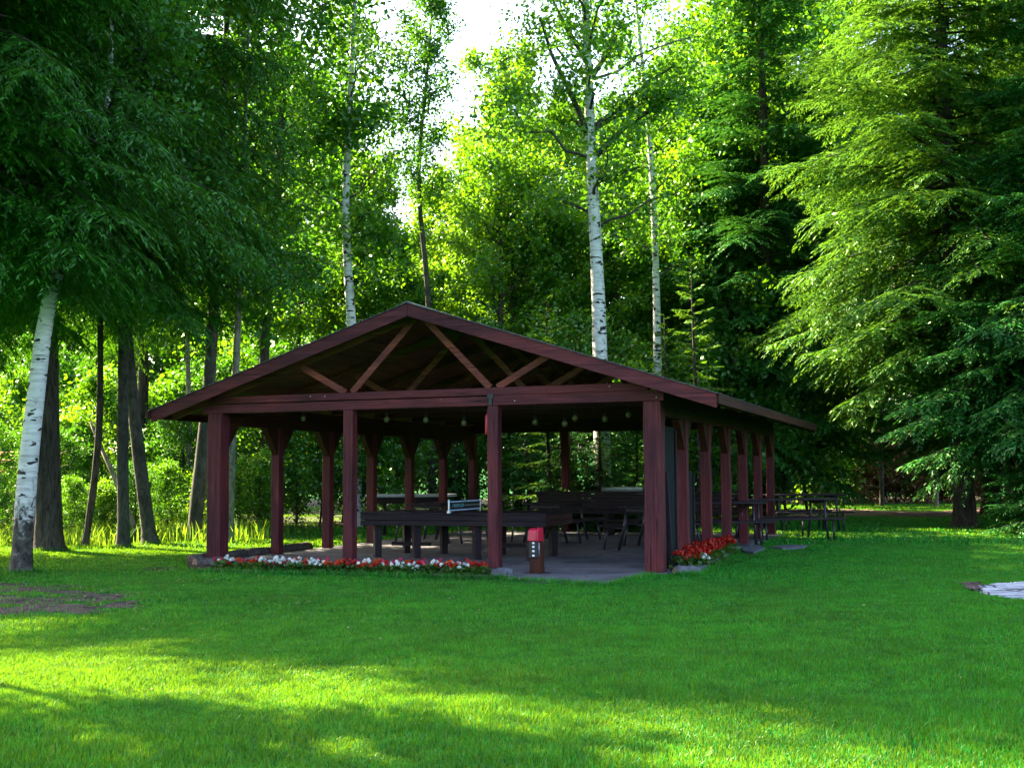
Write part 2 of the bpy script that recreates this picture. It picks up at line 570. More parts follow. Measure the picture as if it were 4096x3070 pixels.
def blob_poly(pts, n=6, jit=.12, seed=0):
    """closed outline with uneven edge through pts"""
    r = random.Random(seed)
    out = []
    m = len(pts)
    for i in range(m):
        p0, p1, p2, p3 = pts[i - 1], pts[i], pts[(i + 1) % m], pts[(i + 2) % m]
        for k in range(n):
            t = k / n
            q = .5 * ((2 * p1) + (p2 - p0) * t + (2 * p0 - 5 * p1 + 4 * p2 - p3) * t * t + (3 * p1 - p0 - 3 * p2 + p3) * t ** 3)
            out.append(q + Vector((r.uniform(-jit, jit), r.uniform(-jit, jit), 0)))
    return out


def in_poly(x, y, poly):
    c = np.zeros(len(x), dtype=bool)
    n = len(poly)
    j = n - 1
    for i in range(n):
        xi, yi, xj, yj = poly[i].x, poly[i].y, poly[j].x, poly[j].y
        if yi != yj:
            c ^= ((yi > y) != (yj > y)) & (x < (xj - xi) * (y - yi) / (yj - yi) + xi)
        j = i
    return c


def edge_dist(x, y, poly):
    d = np.full(len(x), 1e9)
    for i in range(len(poly)):
        ax, ay, bx, by = poly[i - 1].x, poly[i - 1].y, poly[i].x, poly[i].y
        t = np.clip(((x - ax) * (bx - ax) + (y - ay) * (by - ay)) / ((bx - ax) ** 2 + (by - ay) ** 2 + 1e-9), 0, 1)
        d = np.minimum(d, np.hypot(x - ax - t * (bx - ax), y - ay - t * (by - ay)))
    return d


def sheet(name, pts, mat, lift, label, cat, step=.05, ragged=False):
    x0, x1 = min(p.x for p in pts), max(p.x for p in pts)
    y0, y1 = min(p.y for p in pts), max(p.y for p in pts)
    nx, ny = int((x1 - x0) / step) + 2, int((y1 - y0) / step) + 2
    X, Y = np.meshgrid(np.linspace(x0, x1, nx), np.linspace(y0, y1, ny))
    ins = in_poly(X.ravel(), Y.ravel(), pts)
    rr_ = np.random.default_rng(len(pts) + nx)
    Z = gz(X.ravel(), Y.ravel()) + lift + rr_.normal(0, .004, X.size) + .012 * np.sin(X.ravel() * 5) * np.sin(Y.ravel() * 7 + X.ravel() * 2)
    i = (np.arange(nx - 1)[None, :] + nx * np.arange(ny - 1)[:, None]).ravel()
    F = np.stack([i, i + 1, i + 1 + nx, i + nx], 1)
    nz = np.sin(X.ravel() * 3.1 + 1.7 * np.sin(Y.ravel() * 2.3)) * np.sin(Y.ravel() * 4.3 + 1.1 * np.sin(X.ravel() * 3.7)) + .5 * np.sin(X.ravel() * 11 + Y.ravel() * 7) * np.sin(Y.ravel() * 13 - X.ravel() * 5)
    if ragged: ins = ins & (nz < .8) & (edge_dist(X.ravel(), Y.ravel(), pts) > .06 + .06 * np.sin(X.ravel() * 23 + Y.ravel() * 9) * np.sin(Y.ravel() * 31 - X.ravel() * 7) + rr_.uniform(-.05, .05, X.size))
    F = F[ins[F].all(1)]
    us, inv = np.unique(F.ravel(), return_inverse=True)
    V = np.stack([X.ravel(), Y.ravel(), Z], 1)[us]
    return tag(link_mesh(name, np_mesh(name, V, [inv.reshape(F.shape)], [mat], smooth=True)), label, cat, kind='structure')


dirt_a = blob_poly([at(*p) for p in ((-90, 1262), (90, 1258), (215, 1268), (330, 1292), (285, 1318), (130, 1330), (-90, 1326))], 6, .09, 1)
dirt_b = blob_poly([at(*p) for p in ((280, 1232), (340, 1224), (400, 1224), (395, 1232), (330, 1238))], 5, .06, 2)
dirt_c = blob_poly([at(*p) for p in ((2066, 1268), (2090, 1266), (2118, 1266), (2122, 1282), (2108, 1283), (2086, 1279))], 5, .05, 3)
path_p = blob_poly([at(*p) for p in ((1700, 1103), (1850, 1101), (2000, 1105), (2090, 1098), (2190, 1092), (2200, 1096), (2100, 1112), (2000, 1119), (1850, 1116), (1700, 1113))], 6, .12, 4)
sheet('bare_soil', dirt_a, M['dirt'], .006, 'large bare dirt patch in the lawn before the white birch', 'soil', .018, True)
sheet('bare_soil', dirt_b, M['dirt'], .006, 'small bare dirt patch left of the front flower bed', 'soil', .02, True)
sheet('bare_soil', dirt_c, M['dirt'], .03, 'bare brown earth at the left tip of the pale stone paving', 'soil')
sheet('gravel_path', path_p, M['path'], .03, 'brown earth path curving behind the lawn', 'path', .2)

# concrete floor with its uneven apron at the open bay
mb = MB()
mb.box(-W - .2, .2, -.2, L + .25, -.12, .03)
ap = [pav(-2.42, -.2)] + [at(*p) for p in ((1092, 1253), (1140, 1260), (1230, 1265), (1310, 1266), (1345, 1258), (1372, 1251), (1400, 1245))] + [pav(.0, -.2)]
ap = [Vector((*to_pav(p.x, p.y), -.12)) for p in ap]
mb.prism(ap, (0, 0, .146))
floor = mb.build('concrete_floor', M['concrete'])
floor.location, floor.rotation_euler = (PX, PY, 0), (0, 0, -TH)
tag(floor, 'worn grey concrete floor of the pavilion', 'floor', kind='structure')
apron_w = [pav(p.x, p.y) for p in ap]

# ------------------------------------------------------------------ pavilion
root = empty('pavilion', (PX, PY, .03), -TH, 'open maroon timber picnic pavilion with a low gable roof', 'pavilion')
FZ = -.03           # parts are given from the ground, the floor is 3 cm up
ES, EF, ER = .947, .4365, .30
ZA, ZE = 3.834, 2.392
SL = (ZA - ZE) / (W / 2 + ES)


def roof_z(x):
    return ZA - abs(x + W / 2) * SL


def post(x, y, w, top, dirs=(), mat=None, dz=2.15):
    m = MB()
    z0, n = 0.0, 7
    hw = w / 2
    for k in range(n):
        pass
    vs, fs = [], []
    for k in range(n + 1):
        z = (top + FZ) * k / n
        q = hw * (1 + (random.uniform(-.025, .025) if 0 < k < n else 0))
        ox, oy = (random.uniform(-.004, .004), random.uniform(-.004, .004))
        vs += [(x - q + ox, y - q + oy, z), (x + q + ox, y - q + oy, z), (x + q + ox, y + q + oy, z), (x - q + ox, y + q + oy, z)]
    for k in range(n):
        a = 4 * k
        for i in range(4):
            fs.append((a + i, a + (i + 1) % 4, a + 4 + (i + 1) % 4, a + 4 + i))
    fs += [(3, 2, 1, 0), (4 * n, 4 * n + 1, 4 * n + 2, 4 * n + 3)]
    m.add(vs, fs)
    o = m.build('post', mat or M['wood_z'], root, .012)
    for d in dirs:      # knee brace along the side beam
        b = MB()
        t = .055
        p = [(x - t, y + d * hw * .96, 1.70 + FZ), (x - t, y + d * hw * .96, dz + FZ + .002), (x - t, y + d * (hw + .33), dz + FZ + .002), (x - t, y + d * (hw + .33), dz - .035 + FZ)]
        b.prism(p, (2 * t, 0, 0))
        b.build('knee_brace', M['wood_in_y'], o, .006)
    return o


for x, w in ((0, .245), (-W / 3, .165), (-2 * W / 3, .165), (-W, .245)):
    post(x, 0, w, H, (1,) if w > .2 else (), M['wood_z'])
for k in range(1, 7):
    for x in (0, -W):
        post(x, L * k / 6, .16, 2.15 if k < 6 else H, (-1, 1) if k < 6 else (-1,), M['wood_z'])
for x in (-W / 3, -2 * W / 3):
    post(x, L, .17, H)

# beams
m = MB()
m.box(-W - .26, -W / 3 - .06, -.075, .075, H + FZ, H + .135 + FZ); m.build('front_beam', M['wood_x'], root, .008)
m = MB()
m.box(-W / 3 + .0, .16, -.08, .08, H + .004 + FZ, H + .15 + FZ); m.build('front_beam', M['wood_x'], root, .008)
m = MB()
m.box(-W - .10, -.06, -.060, .064, H + .152 + FZ, H + .262 + FZ); m.build('upper_beam', M['wood_x'], root, .008)
m = MB()
m.box(-W / 3 - .055, -W / 3 - .005, -.09, .07, H + .005 + FZ, H + .145 + FZ)
m.box(-W / 3 - .075, -W / 3 + .02, -.095, -.07, H + .11 + FZ, H + .165 + FZ); m.build('splice_bracket', M['black'], root)
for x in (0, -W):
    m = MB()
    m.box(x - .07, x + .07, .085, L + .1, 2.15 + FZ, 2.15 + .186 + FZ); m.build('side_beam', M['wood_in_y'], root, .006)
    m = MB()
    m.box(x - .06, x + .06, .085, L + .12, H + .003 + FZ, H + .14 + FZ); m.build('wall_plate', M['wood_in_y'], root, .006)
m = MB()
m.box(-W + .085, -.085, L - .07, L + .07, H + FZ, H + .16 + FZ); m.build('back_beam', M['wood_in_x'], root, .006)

# barge boards front and back, each with its own face
for yb in (-EF, L + ER):
    for s in (-1, 1):
        m = MB()
        x0, x1 = -W / 2, -W / 2 + s * (W / 2 + ES)
        dep = .19
        y0 = yb - .022
        m.prism([(x0 + s * .002, y0, ZA + FZ), (x1, y0, ZE + FZ), (x1, y0, ZE - dep + FZ), (x0 + s * .002, y0, ZA - dep + FZ)], (0, .044, 0))
        m.build('barge_board', M['wood_x'], root, .006)

# roof: boards below, shingles above, on each slope
for s in (-1, 1):
    x0, x1 = -W / 2, -W / 2 + s * (W / 2 + ES)
    m = MB()
    nb = 16
    for k in range(nb):       # sheathing boards run along the roof
        t0, t1 = k / nb + .0012, (k + 1) / nb - .0012
        xa, xb = x0 + (x1 - x0) * t0, x0 + (x1 - x0) * t1
        m.prism([(xa, -EF + .024, roof_z(xa) - .004 + FZ), (xb, -EF + .024, roof_z(xb) - .004 + FZ), (xb, -EF + .024, roof_z(xb) - .028 + FZ), (xa, -EF + .024, roof_z(xa) - .028 + FZ)], (0, L + EF + ER - .05, 0))
    m.build('roof_boards', M['roof_y'], root)
    m = MB()
    nr = 32
    y0, y1 = -EF - .045, L + ER + .045
    for k in range(nr):       # lapped courses
        t0, t1 = k / nr, (k + 1.25) / nr
        xa, xb = x0 + (x1 - x0) * t0, x0 + (x1 - x0) * min(t1, 1.012)
        lift = .012
        m.prism([(xa, y0, roof_z(xa) + .003 + FZ), (xb, y0, roof_z(xb) + .006 + lift + FZ), (xb, y0, roof_z(xb) - .0 + lift * .3 + FZ), (xa, y0, roof_z(xa) + .0015 + FZ)], (0, y1 - y0, 0))
    m.build('shingles', M['shingle'], root)
    m = MB()
    xe = x1 + s * .012
    m.box(xe - .02, xe + .02, -EF + (-.11 if s < 0 else .03), L + ER - .03, ZE - .135 + FZ, ZE - .006 + FZ); m.build('eave_board', M['wood_in_y'], root, .005)
m = MB()
m.prism([(-W / 2 - .14, -EF - .05, ZA - .03 + FZ), (-W / 2, -EF - .05, ZA + .03 + FZ), (-W / 2 + .14, -EF - .05, ZA - .03 + FZ), (-W / 2, -EF - .05, ZA + .005 + FZ)], (0, L + EF + ER + .1, 0)); m.build('ridge_cap', M['shingle'], root)

# roof trusses
CH = H + .262     # top of the bottom chord
for k in range(7):
    y = L * k / 6
    yy = y + (0 if k else 0)
    tr = MB()
    for s in (-1, 1):
        x0, x1 = -W / 2, -W / 2 + s * (W / 2 + ES - .06)
        d0, d1 = .032, .165
        tr.prism([(x0, yy - .022, ZA - d0 + FZ), (x1, yy - .022, roof_z(x1) - d0 + FZ), (x1, yy - .022, roof_z(x1) - d1 + FZ), (x0, yy - .022, ZA - d1 + FZ)], (0, .044, 0))
    t = tr.build('rafter_pair', M['roof_x'], root, .004)
    if k:
        m = MB()
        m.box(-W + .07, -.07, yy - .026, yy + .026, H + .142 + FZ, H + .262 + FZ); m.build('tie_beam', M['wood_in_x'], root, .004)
    mat = M['web_x'] if k == 0 else M['roof_x']
    for s in (-1, 1):
        j = -W / 2 + s * W / 6
        for q, (xt, top) in enumerate(((-W / 2 + s * .07, ZA - .17), (-W / 2 + s * W * .285, roof_z(-W / 2 + s * W * .285) - .168))):
            m = MB()
            o_ = s * (.06 if q else -.05)
            m.bar((j + o_, yy - .028, CH - .0 + FZ), (xt, yy - .028, top + FZ), .046, .098, (0, 0, 1) if False else (1, 0, .3))
            m.build('web_brace', mat, root, .004)

# nail heads and the chipped lump on the beam
m = MB()
for (x, z) in ((.06, H + .05), (-W + 1.7, H + .22), (-W + 1.95, H + .215), (-.6, H + .22), (-2.0, H + .06)):
    m = MB(); m.lump((x, -.083, z + FZ), .012, 0, (1, .5, 1), 0, 6, 4); m.build('bolt_head', M['grey_metal'], root)

# ------------------------------------------------------------------ things in the pavilion
# wooden games table with a deep apron, and the net clamped across it
A = at(1179, 1108, .76)
tl, td = 3.2, 1.35
ga = empty('games_table', (A.x, A.y, .03), -TH, 'long dark wooden games table with a deep boarded apron and a net across it', 'table')
Z = .76 - .03
m = MB(); m.box(-tl, 0, 0, td, Z - .03, Z); m.build('tabletop', M['dark_wood'], ga, .006)
m = MB()
m.box(-tl + .005, -.005, .005, .035, Z - .125, Z - .033); m.box(-tl + .005, -.005, td - .035, td - .005, Z - .125, Z - .033)
m.box(-tl + .005, -.005, .008, .035, Z - .21, Z - .131); m.box(-tl + .005, -.005, td - .035, td - .008, Z - .21, Z - .131)
m.build('apron', M['dark_wood'], ga, .004)
m = MB()
for x in (-.035, -tl + .005):
    m = MB(); m.box(x, x + .03, .037, td - .037, Z - .125, Z - .033); m.box(x, x + .03, .037, td - .037, Z - .21, Z - .131)
    m.build('apron_end', M['brown_wood'], ga, .004)
for x in (-tl + .25, -tl + .95, -1.2, -.3):
    for y in (.14, td - .14):
        m = MB(); m.tube([(x, y, 0), (x, y, Z - .205)], [.075, .09], 4, smooth=False); m.build('leg', M['dark_wood_z'], ga, .006)
for x in (-tl + .6, -.75):
    m = MB(); m.box(x - .35, x + .35, td / 2 - .03, td / 2 + .03, .16, .22); m.build('stretcher', M['dark_wood'], ga)

N = pav(0, 0)
npos = at(968, 1108, .76)
net = empty('table_net', (npos.x, npos.y, .76), -TH, 'black table net with pale bands and lettering clamped on the games table', 'net')
m = MB(); m.tube([(0, .03, .0), (0, .03, .21)], .015, 8); m.box(-.02, .02, .0, .06, 0, .03); m.build('net_post', M['white'], net)
m = MB(); m.tube([(0, 1.3, .0), (0, 1.3, .2)], .012, 8); m.build('net_post', M['white'], net)
m = MB(); m.box(-.004, .004, .05, 1.28, .03, .185); m.build('mesh_panel', M['black'], net)
for z in (.175, .042):
    m = MB(); m.box(-.007, .007, .06, 1.27, z - .010, z + .010); m.build('band', M['pale_blue'], net)
m = MB(); m.box(-.006, .006, .62, 1.27, .108, .112); m.build('cord', M['white'], net)
cu = bpy.data.curves.new('lettering', 'FONT')
cu.body = '// KOLM LOX'
cu.size, cu.extrude = .078, .001
cu.shear = .2
lt0 = bpy.data.objects.new('lettering_curve', cu)
lt = bpy.data.objects.new('lettering', bpy.data.meshes.new_from_object(lt0))
bpy.data.objects.remove(lt0)
lt.parent = net
lt.location = (-.0062, .50, .085)
lt.rotation_euler = Euler((R(90), 0, R(-90)))
lt.data.materials.clear()
lt.data.materials.append(M['teal'])
# read from the front: text runs into the table on the net's right-hand face
lt.location = (.0062, .14, .085)
lt.rotation_euler = Euler((R(90), 0, R(90)))
col.objects.link(lt)


def picnic_table(x, y, rz, label, ln=1.8, h=.80, mats=('dark_wood', 'steel'), z=.0):
    t = empty('picnic_table', (x, y, z), rz, label, 'picnic table', 'picnic tables in and beside the pavilion')
    for (y0, y1, zz, nm) in ((-.37, .37, h, 'tabletop'), (-.75, -.48, .46, 'bench'), (.48, .75, .46, 'bench')):
        m = MB()
        n = 4 if nm == 'tabletop' else 2
        w = (y1 - y0) / n
        for k in range(n): m.box(-ln / 2, ln / 2, y0 + k * w + .003, y0 + (k + 1) * w - .003, zz - .04, zz)
        m.build(nm, M[mats[0]], t, .006)
    for x in (-ln / 2 + .25, ln / 2 - .25):
        for s in (-1, 1):
            m = MB()
            m.tube([(x, s * .30, h - .045), (x, s * .33, h * .55), (x, s * .44, .02)], [.026, .026, .03], 8)
            m.build('leg', M[mats[1]], t)
            m = MB()
            m.tube([(x, s * .34, h * .5), (x, s * .62, .41), (x, s * .68, .40)], .02, 8)
            m.tube([(x, s * .64, .415), (x, s * .70, .02)], [.02, .022], 8)
            m.build('bench_leg', M[mats[1]], t)
    for x in (-ln / 2 + .25, ln / 2 - .25):
        m = MB(); m.bar((x, -.3, h - .07), (x, .3, h - .07), .05, .05); m.build('crossbar', M[mats[1]], t)
    return t


picnic_table(5.55, 24.1, .22, 'dark picnic table standing on the grass right of the pavilion, nearer of the two', 1.95, .84)
picnic_table(6.85, 27.9, .16, 'dark picnic table on the grass, behind the one right of the pavilion', 1.9, .86)
picnic_table(3.75, 22.0, R(8), 'dark picnic table whose bench sticks out between the right side posts', 1.8, .80, z=.03)
c = pav(-1.2, 4.6); picnic_table(c.x, c.y, R(90) - TH, 'dark picnic table behind the right end of the games table', 1.8, .78, z=.03)
c = pav(-3.6, 6.4); picnic_table(c.x, c.y, R(90) - TH, 'dark picnic table in the middle of the pavilion before the serving counter', 1.8, .78, z=.03)
c = pav(-5.7, 5.6); picnic_table(c.x, c.y, R(90) - TH, 'dark picnic table along the left posts behind the games table', 1.8, .78, z=.03)

# grey topped table beyond the left posts
g = at(888, 1076, Y=27.0)
t = empty('grey_topped_table', (g.x, g.y, 0), R(6), 'thick grey topped table standing beyond the left side posts', 'table')
m = MB()
pts = []
for (cx, sg) in ((.75, 1), (-.75, -1)):
    for k in range(9):
        a = -math.pi / 2 * sg + math.pi * k / 8 * sg
        pts.append((cx + math.cos(a) * .3 * (1 if sg > 0 else 1) * 1 if sg > 0 else cx - abs(math.cos(a)) * .3, math.sin(a) * .45, .86))
m.prism(pts, (0, 0, .06)); m.build('tabletop', M['grey_top'], t, .012)
m = MB(); m.box(-.8, .8, -.36, .36, .72, .858); m.build('apron', M['dark_wood'], t, .004)
for x in (-.6, .6):
    for y in (-.28, .28):
        m = MB(); m.tube([(x, y, 0), (x, y, .73)], .045, 6); m.build('leg', M['steel'], t)

# serving counter along the back
cn = empty('serving_counter', pav(-4.9, L - 1.5, .03), -TH, 'long dark wooden serving counter across the back of the pavilion', 'counter')
m = MB(); m.box(0, 4.6, -.04, .62, .90, .945); m.build('countertop', M['dark_wood'], cn, .006)
m = MB()
for k in range(5): m.box(.02, 4.58, 0, .03, .47 + k * .085, .47 + k * .085 + .081)
m.build('front_boards', M['dark_wood'], cn, .003)
for x in (.1, 1.6, 3.0, 4.5):
    m = MB(); m.box(x - .05, x + .05, .05, .55, 0, .9); m.build('support', M['dark_wood_z'], cn, .004)
m = MB(); m.box(.1, 4.5, .03, .57, .30, .34); m.build('shelf', M['dark_wood'], cn, .004)
lp = at(1128, 1081, Y=25.2)
m = MB()
m.tube([(.06 * math.cos(a), 0, .085 * math.sin(a)) for a in np.linspace(0, 2 * math.pi, 17)], .007, 6, cap=False)
o = m.build('cord_loop', M['rope'])
q = to_pav(lp.x, lp.y)
o.location, o.rotation_euler = pav(q[0], L - 1.545, .80), (0, 0, -TH)
tag(o, 'yellow cord loop hanging on the dark counter front', 'cord loop')

# barbecue grill with a curved lid behind the counter
gp = at(1343, 1060, Y=26.6)
gr = empty('barbecue_grill', (gp.x, gp.y, .0), R(-4), 'barbecue grill with a curved grey lid behind the counter', 'grill')
m = MB(); pr = []
for k in range(9):
    a = math.pi * k / 8
    pr.append((0, -math.cos(a) * .30, .86 + .20 * math.sin(a) ** .8))
pr = [(-.46, p[1], p[2]) for p in pr]
m.prism(pr, (.92, 0, 0)); m.build('lid', M['grey_metal'], gr, .01)
m = MB(); m.box(-.45, .45, -.28, .28, .66, .855); m.build('firebox', M['black'], gr, .01)
m = MB(); m.tube([(-.3, -.33, .92), (.3, -.33, .92)], .012, 8); m.build('handle', M['steel'], gr)
for x in (-.4, .4):
    for y in (-.24, .24):
        m = MB(); m.tube([(x, y, 0), (x, y, .67)], .022, 8); m.build('leg', M['steel'], gr)

# utility bollard with red cover
b = at(1160, 1236, .03)
bo = empty('utility_bollard', (b.x, b.y, .026), -TH - .12, 'short maroon bollard with a red hood and a black button plate on the concrete', 'bollard')
m = MB(); m.tube([(0, 0, 0), (0, 0, .42)], [.112, .098], 4, smooth=False)
po = m.build('post', M['wood_in_z'], bo, .006); po.rotation_euler = (0, 0, R(45))
m = MB(); m.box(-.075, .06, -.092, -.06, .20, .43); m.build('button_plate', M['black'], bo, .012)
for z in (.405, .355, .298, .238):
    m = MB(); m.box(-.022, .014, -.099, -.093, z - .013, z + .013); m.build('button', M['white'], bo, .003)
m = MB(); m.tube([(.07, -.075, .23), (.073, -.078, .41)], .006, 6); m.build('conduit', M['grey_metal'], bo)
m = MB()
m.prism([(-.085, -.115, .43), (-.085, .08, .43), (-.078, .07, .60), (-.078, -.06, .60), (-.08, -.10, .575)], (.125, 0, 0))
m.prism([(.043, -.11, .425), (.043, .085, .425), (.043, .075, .61), (.043, -.06, .61), (.043, -.10, .57)], (.024, 0, 0))
m.build('hood', M['red'], bo, .014)
m = MB(); m.box(-.14, .14, -.14, .14, 0, .006); m.build('foot_plate', M['steel'], bo)

# leaning boards between the right side posts
for (x, y, hh, ww, lab) in ((-.05, .95, 2.0, .85, 'tall dark blue green board standing between the first two right posts'),
                            (-.12, 2.55, 1.35, .7, 'lower dark board standing between the second and third right posts')):
    c = pav(x, y, .03)
    o = empty('board', c, -TH, lab, 'board')
    m = MB(); m.box(-.02, .02, -ww / 2, ww / 2, 0, hh); m.build('panel', M['panel'], o, .006)
    m = MB()
    for s in (-1, 1): m.box(.022, .045, s * (ww / 2 - .03) - .03, s * (ww / 2 - .03) + .03, 0, hh * .98)
    m.build('batten', M['dark_wood_z'], o, .004)
c = pav(.05, .62, .03)
m = MB(); m.bar((0, 0, 0.0), (-.09, .1, 1.35), .05, .09, (1, 0, 0))
o = m.build('plank', M['dark_wood_z'], None, .004); o.location, o.rotation_euler = c, (0, 0, -TH)
tag(o, 'narrow plank leaning behind the right corner post', 'plank')

# globe lamps hung under the tie beams
LAMPS = ((1050, 1669), (1213, 1673), (1547, 1677), (1704, 1679), (1856, 1691), (2141, 1687), (2259, 1694), (2300, 1671), (2420, 1675), (2514, 1657))
where = ['leftmost', 'second from the left', 'third from the left', 'fourth from the left', 'just left of the third front post', 'first right of the third front post', 'fourth from the right', 'third from the right', 'second from the right', 'rightmost']
for i, (u, v) in enumerate(LAMPS):
    # all hang along the line 1.4 m inside the front
    best = min((abs(to_pav(*at(u / K, v / K, Y=Y).xy)[1] - 1.25), Y) for Y in np.arange(15.5, 21, .05))
    p = at(u / K, v / K, Y=best[1])
    e = empty('hanging_lamp', p, 0, 'globe lamp under the pavilion roof, %s in the row' % where[i], 'lamp', 'globe lamps hanging in a row under the pavilion roof')
    m = MB(); m.lump((0, 0, 0), .045, 0, (1, 1, 1.1), .04, 10, 8); m.build('globe', M['bulb'], e)
    m = MB(); m.tube([(0, 0, .05), (0, 0, .10)], [.025, .02], 8); m.build('socket', M['black'], e)
    m = MB(); m.tube([(0, 0, .10), (.01, 0, 2.62 - p.z)], .004, 5); m.build('wire', M['black'], e)
m = MB()
# rail the lamps hang from
m.box(-W + .3, -.2, 1.235, 1.265, 2.60, 2.64)
o = m.build('lamp_rail', M['black']); o.location, o.rotation_euler = (PX, PY, 0), (0, 0, -TH)
tag(o, 'thin dark rail above the hanging globe lamps', 'rail')

# red cylinder on the inner face of the middle front post
c = pav(-W / 3 - .12, .03, 0)
e = empty('fire_extinguisher', (c.x, c.y, 1.93), -TH, 'small red cylinder hung on the left face of the third front post', 'extinguisher')
m = MB(); m.tube([(0, 0, 0), (0, 0, .02), (0, 0, .26), (0, 0, .30)], [.03, .038, .038, .016], 10); m.build('cylinder', M['red'], e)
m = MB(); m.tube([(0, 0, .30), (0, 0, .34)], .016, 8); m.bar((0, -.03, .345), (0, .05, .36), .014, .02); m.build('valve', M['black'], e)

# ------------------------------------------------------------------ flower beds


def quads(C, N, U, ln, wd, bend=0.0):
    """diamond leaves: centre C, normal N, axis U"""
    Vv = np.cross(N, U)
    Vv /= np.linalg.norm(Vv, axis=1, keepdims=True) + 1e-9
    a = C - U * (ln[:, None] * .5)
    b = C + Vv * wd[:, None] * .5 - U * (ln[:, None] * .06) + N * (bend * wd)[:, None]
    c_ = C + U * (ln[:, None] * .5)
    d = C - Vv * wd[:, None] * .5 - U * (ln[:, None] * .06) + N * (bend * wd)[:, None]
    P = np.stack([a, b, c_, d], 1).reshape(-1, 3)
    F = np.arange(len(C) * 4).reshape(-1, 4)
    return P, F


def unit(v):
    return v / (np.linalg.norm(v, axis=-1, keepdims=True) + 1e-9)


def flower_proto(seed, petal_m, nb, spread, hh):
    r = np.random.default_rng(seed)
    n = 60
    ang = r.uniform(0, 2 * np.pi, n)
    rad = spread * np.sqrt(r.uniform(0, 1, n))
    C = np.stack([np.cos(ang) * rad, np.sin(ang) * rad, r.uniform(.01, hh * .75, n)], 1)
    Nn = unit(r.normal(0, .6, (n, 3)) + [0, 0, 1])
    U = unit(np.cross(Nn, r.normal(0, 1, (n, 3))))
    P, F = quads(C, Nn, U, r.uniform(.04, .075, n), r.uniform(.025, .05, n), .15)
    me_l = np_mesh('foliage', P, [F], [M['plant']])
    Pb, Fb = [], []
    base = 0
    for k in range(nb):
        a, q = r.uniform(0, 2 * np.pi), spread * .85 * math.sqrt(r.uniform(0, 1))
        c0 = np.array([math.cos(a) * q, math.sin(a) * q, hh * r.uniform(.75, 1.1)])
        m_ = 14
        d = unit(r.normal(0, 1, (m_, 3)) * [1, 1, .7] + [0, 0, .45])
        Cc = c0 + d * r.uniform(.012, .026, (m_, 1))
        Uu = unit(np.cross(d, r.normal(0, 1, (m_, 3))))
        p, f = quads(Cc, d, Uu, r.uniform(.026, .042, m_), r.uniform(.024, .038, m_), -.12)
        Pb.append(p); Fb.append(f + base); base += len(p)
    me_b = np_mesh('blossoms', np.concatenate(Pb), [np.concatenate(Fb)], [petal_m])
    return me_l, me_b


FL = {k: [flower_proto(i * 7 + j, M['petal_' + k], nb, .10, .15) for j in range(3)] for i, (k, nb) in enumerate((('white', 5), ('red', 5), ('pink', 4), ('orange', 4)))}
FLR = [flower_proto(90 + j, M['petal_red'], 11, .15, .20) for j in range(3)]


def plant(x, y, z, protos, label, group, s, k):
    e = empty('flower_plant', (x, y, z), random.uniform(0, 6.3), label, 'flower', group, s)
    a, b_ = protos[k % len(protos)]
    link_mesh('foliage', a, e); link_mesh('blossoms', b_, e)


# front bed: pavilion coordinates of the bed's outline from the photograph
f0, f1, f2, f3 = at(412, 1236), at(1092, 1252), pav(-2.42, -.24), pav(-W - .35, -.3)
bed = empty('flower_bed', (f0.x, f0.y, 0), 0, 'long log edged flower bed along the front of the pavilion', 'flower bed')


def loc_(p, o): return Vector((p.x - o.location.x, p.y - o.location.y, p.z - o.location.z))


m = MB(); m.prism([loc_(p, bed) - Vector((0, 0, .02)) for p in (f0, f1, f2, f3)], (0, 0, .07)); m.build('soil', M['soil'], bed)


def log(p0, p1, r0, r1, name, parent, n=8, mats=None, up=.0):
    m = MB()
    pts = [p0.lerp(p1, k / n) + Vector((random.uniform(-.02, .02), random.uniform(-.02, .02), up + random.uniform(-.006, .006))) for k in range(n + 1)]
    m.tube(pts, [r0 + (r1 - r0) * k / n for k in range(n + 1)], 10, wob=.07)
    m.m[-2] = m.m[-1] = 1
    return m.build(name, mats or [M['log'], M['log_end']], parent)


log(loc_(f0, bed), loc_(f0.lerp(f1, .38), bed), .038, .042, 'edging_log', bed, up=.012)
log(loc_(f0.lerp(f1, .385), bed), loc_(f0.lerp(f1, .72), bed), .042, .038, 'edging_log', bed, up=.01)
log(loc_(f0.lerp(f1, .725), bed), loc_(f0.lerp(f1, .955), bed), .042, .05, 'edging_log', bed, up=.012)
log(loc_(at(422, 1226), bed), loc_(at(505, 1222), bed), .09, .085, 'edging_log', bed, up=.06)
lw = log(loc_(pav(-W - .3, -.25), bed), loc_(pav(-W - .24, 3.2), bed), .08, .09, 'edging_log', bed, up=.06)
m = MB(); m.lump(loc_(at(1086, 1249), bed) + Vector((0, 0, .05)), .13, 0, (1.3, .9, .75), .2, 9, 7); m.build('end_stone', M['stone'], bed)
m = MB(); m.lump(loc_(at(480, 1226), bed) + Vector((0, 0, .04)), .14, 0, (1.5, .9, .6), .22, 8, 6); m.build('stone', M['stone'], bed)
rr = random.Random(11)
names = {'white': 'white bedding flowers in the log edged bed before the pavilion', 'red': 'red bedding flowers among white ones in the log edged bed',
         'pink': 'pink bedding flowers in the log edged bed before the pavilion', 'orange': 'orange red bedding flowers in the log edged bed before the pavilion'}
N_FL = 88
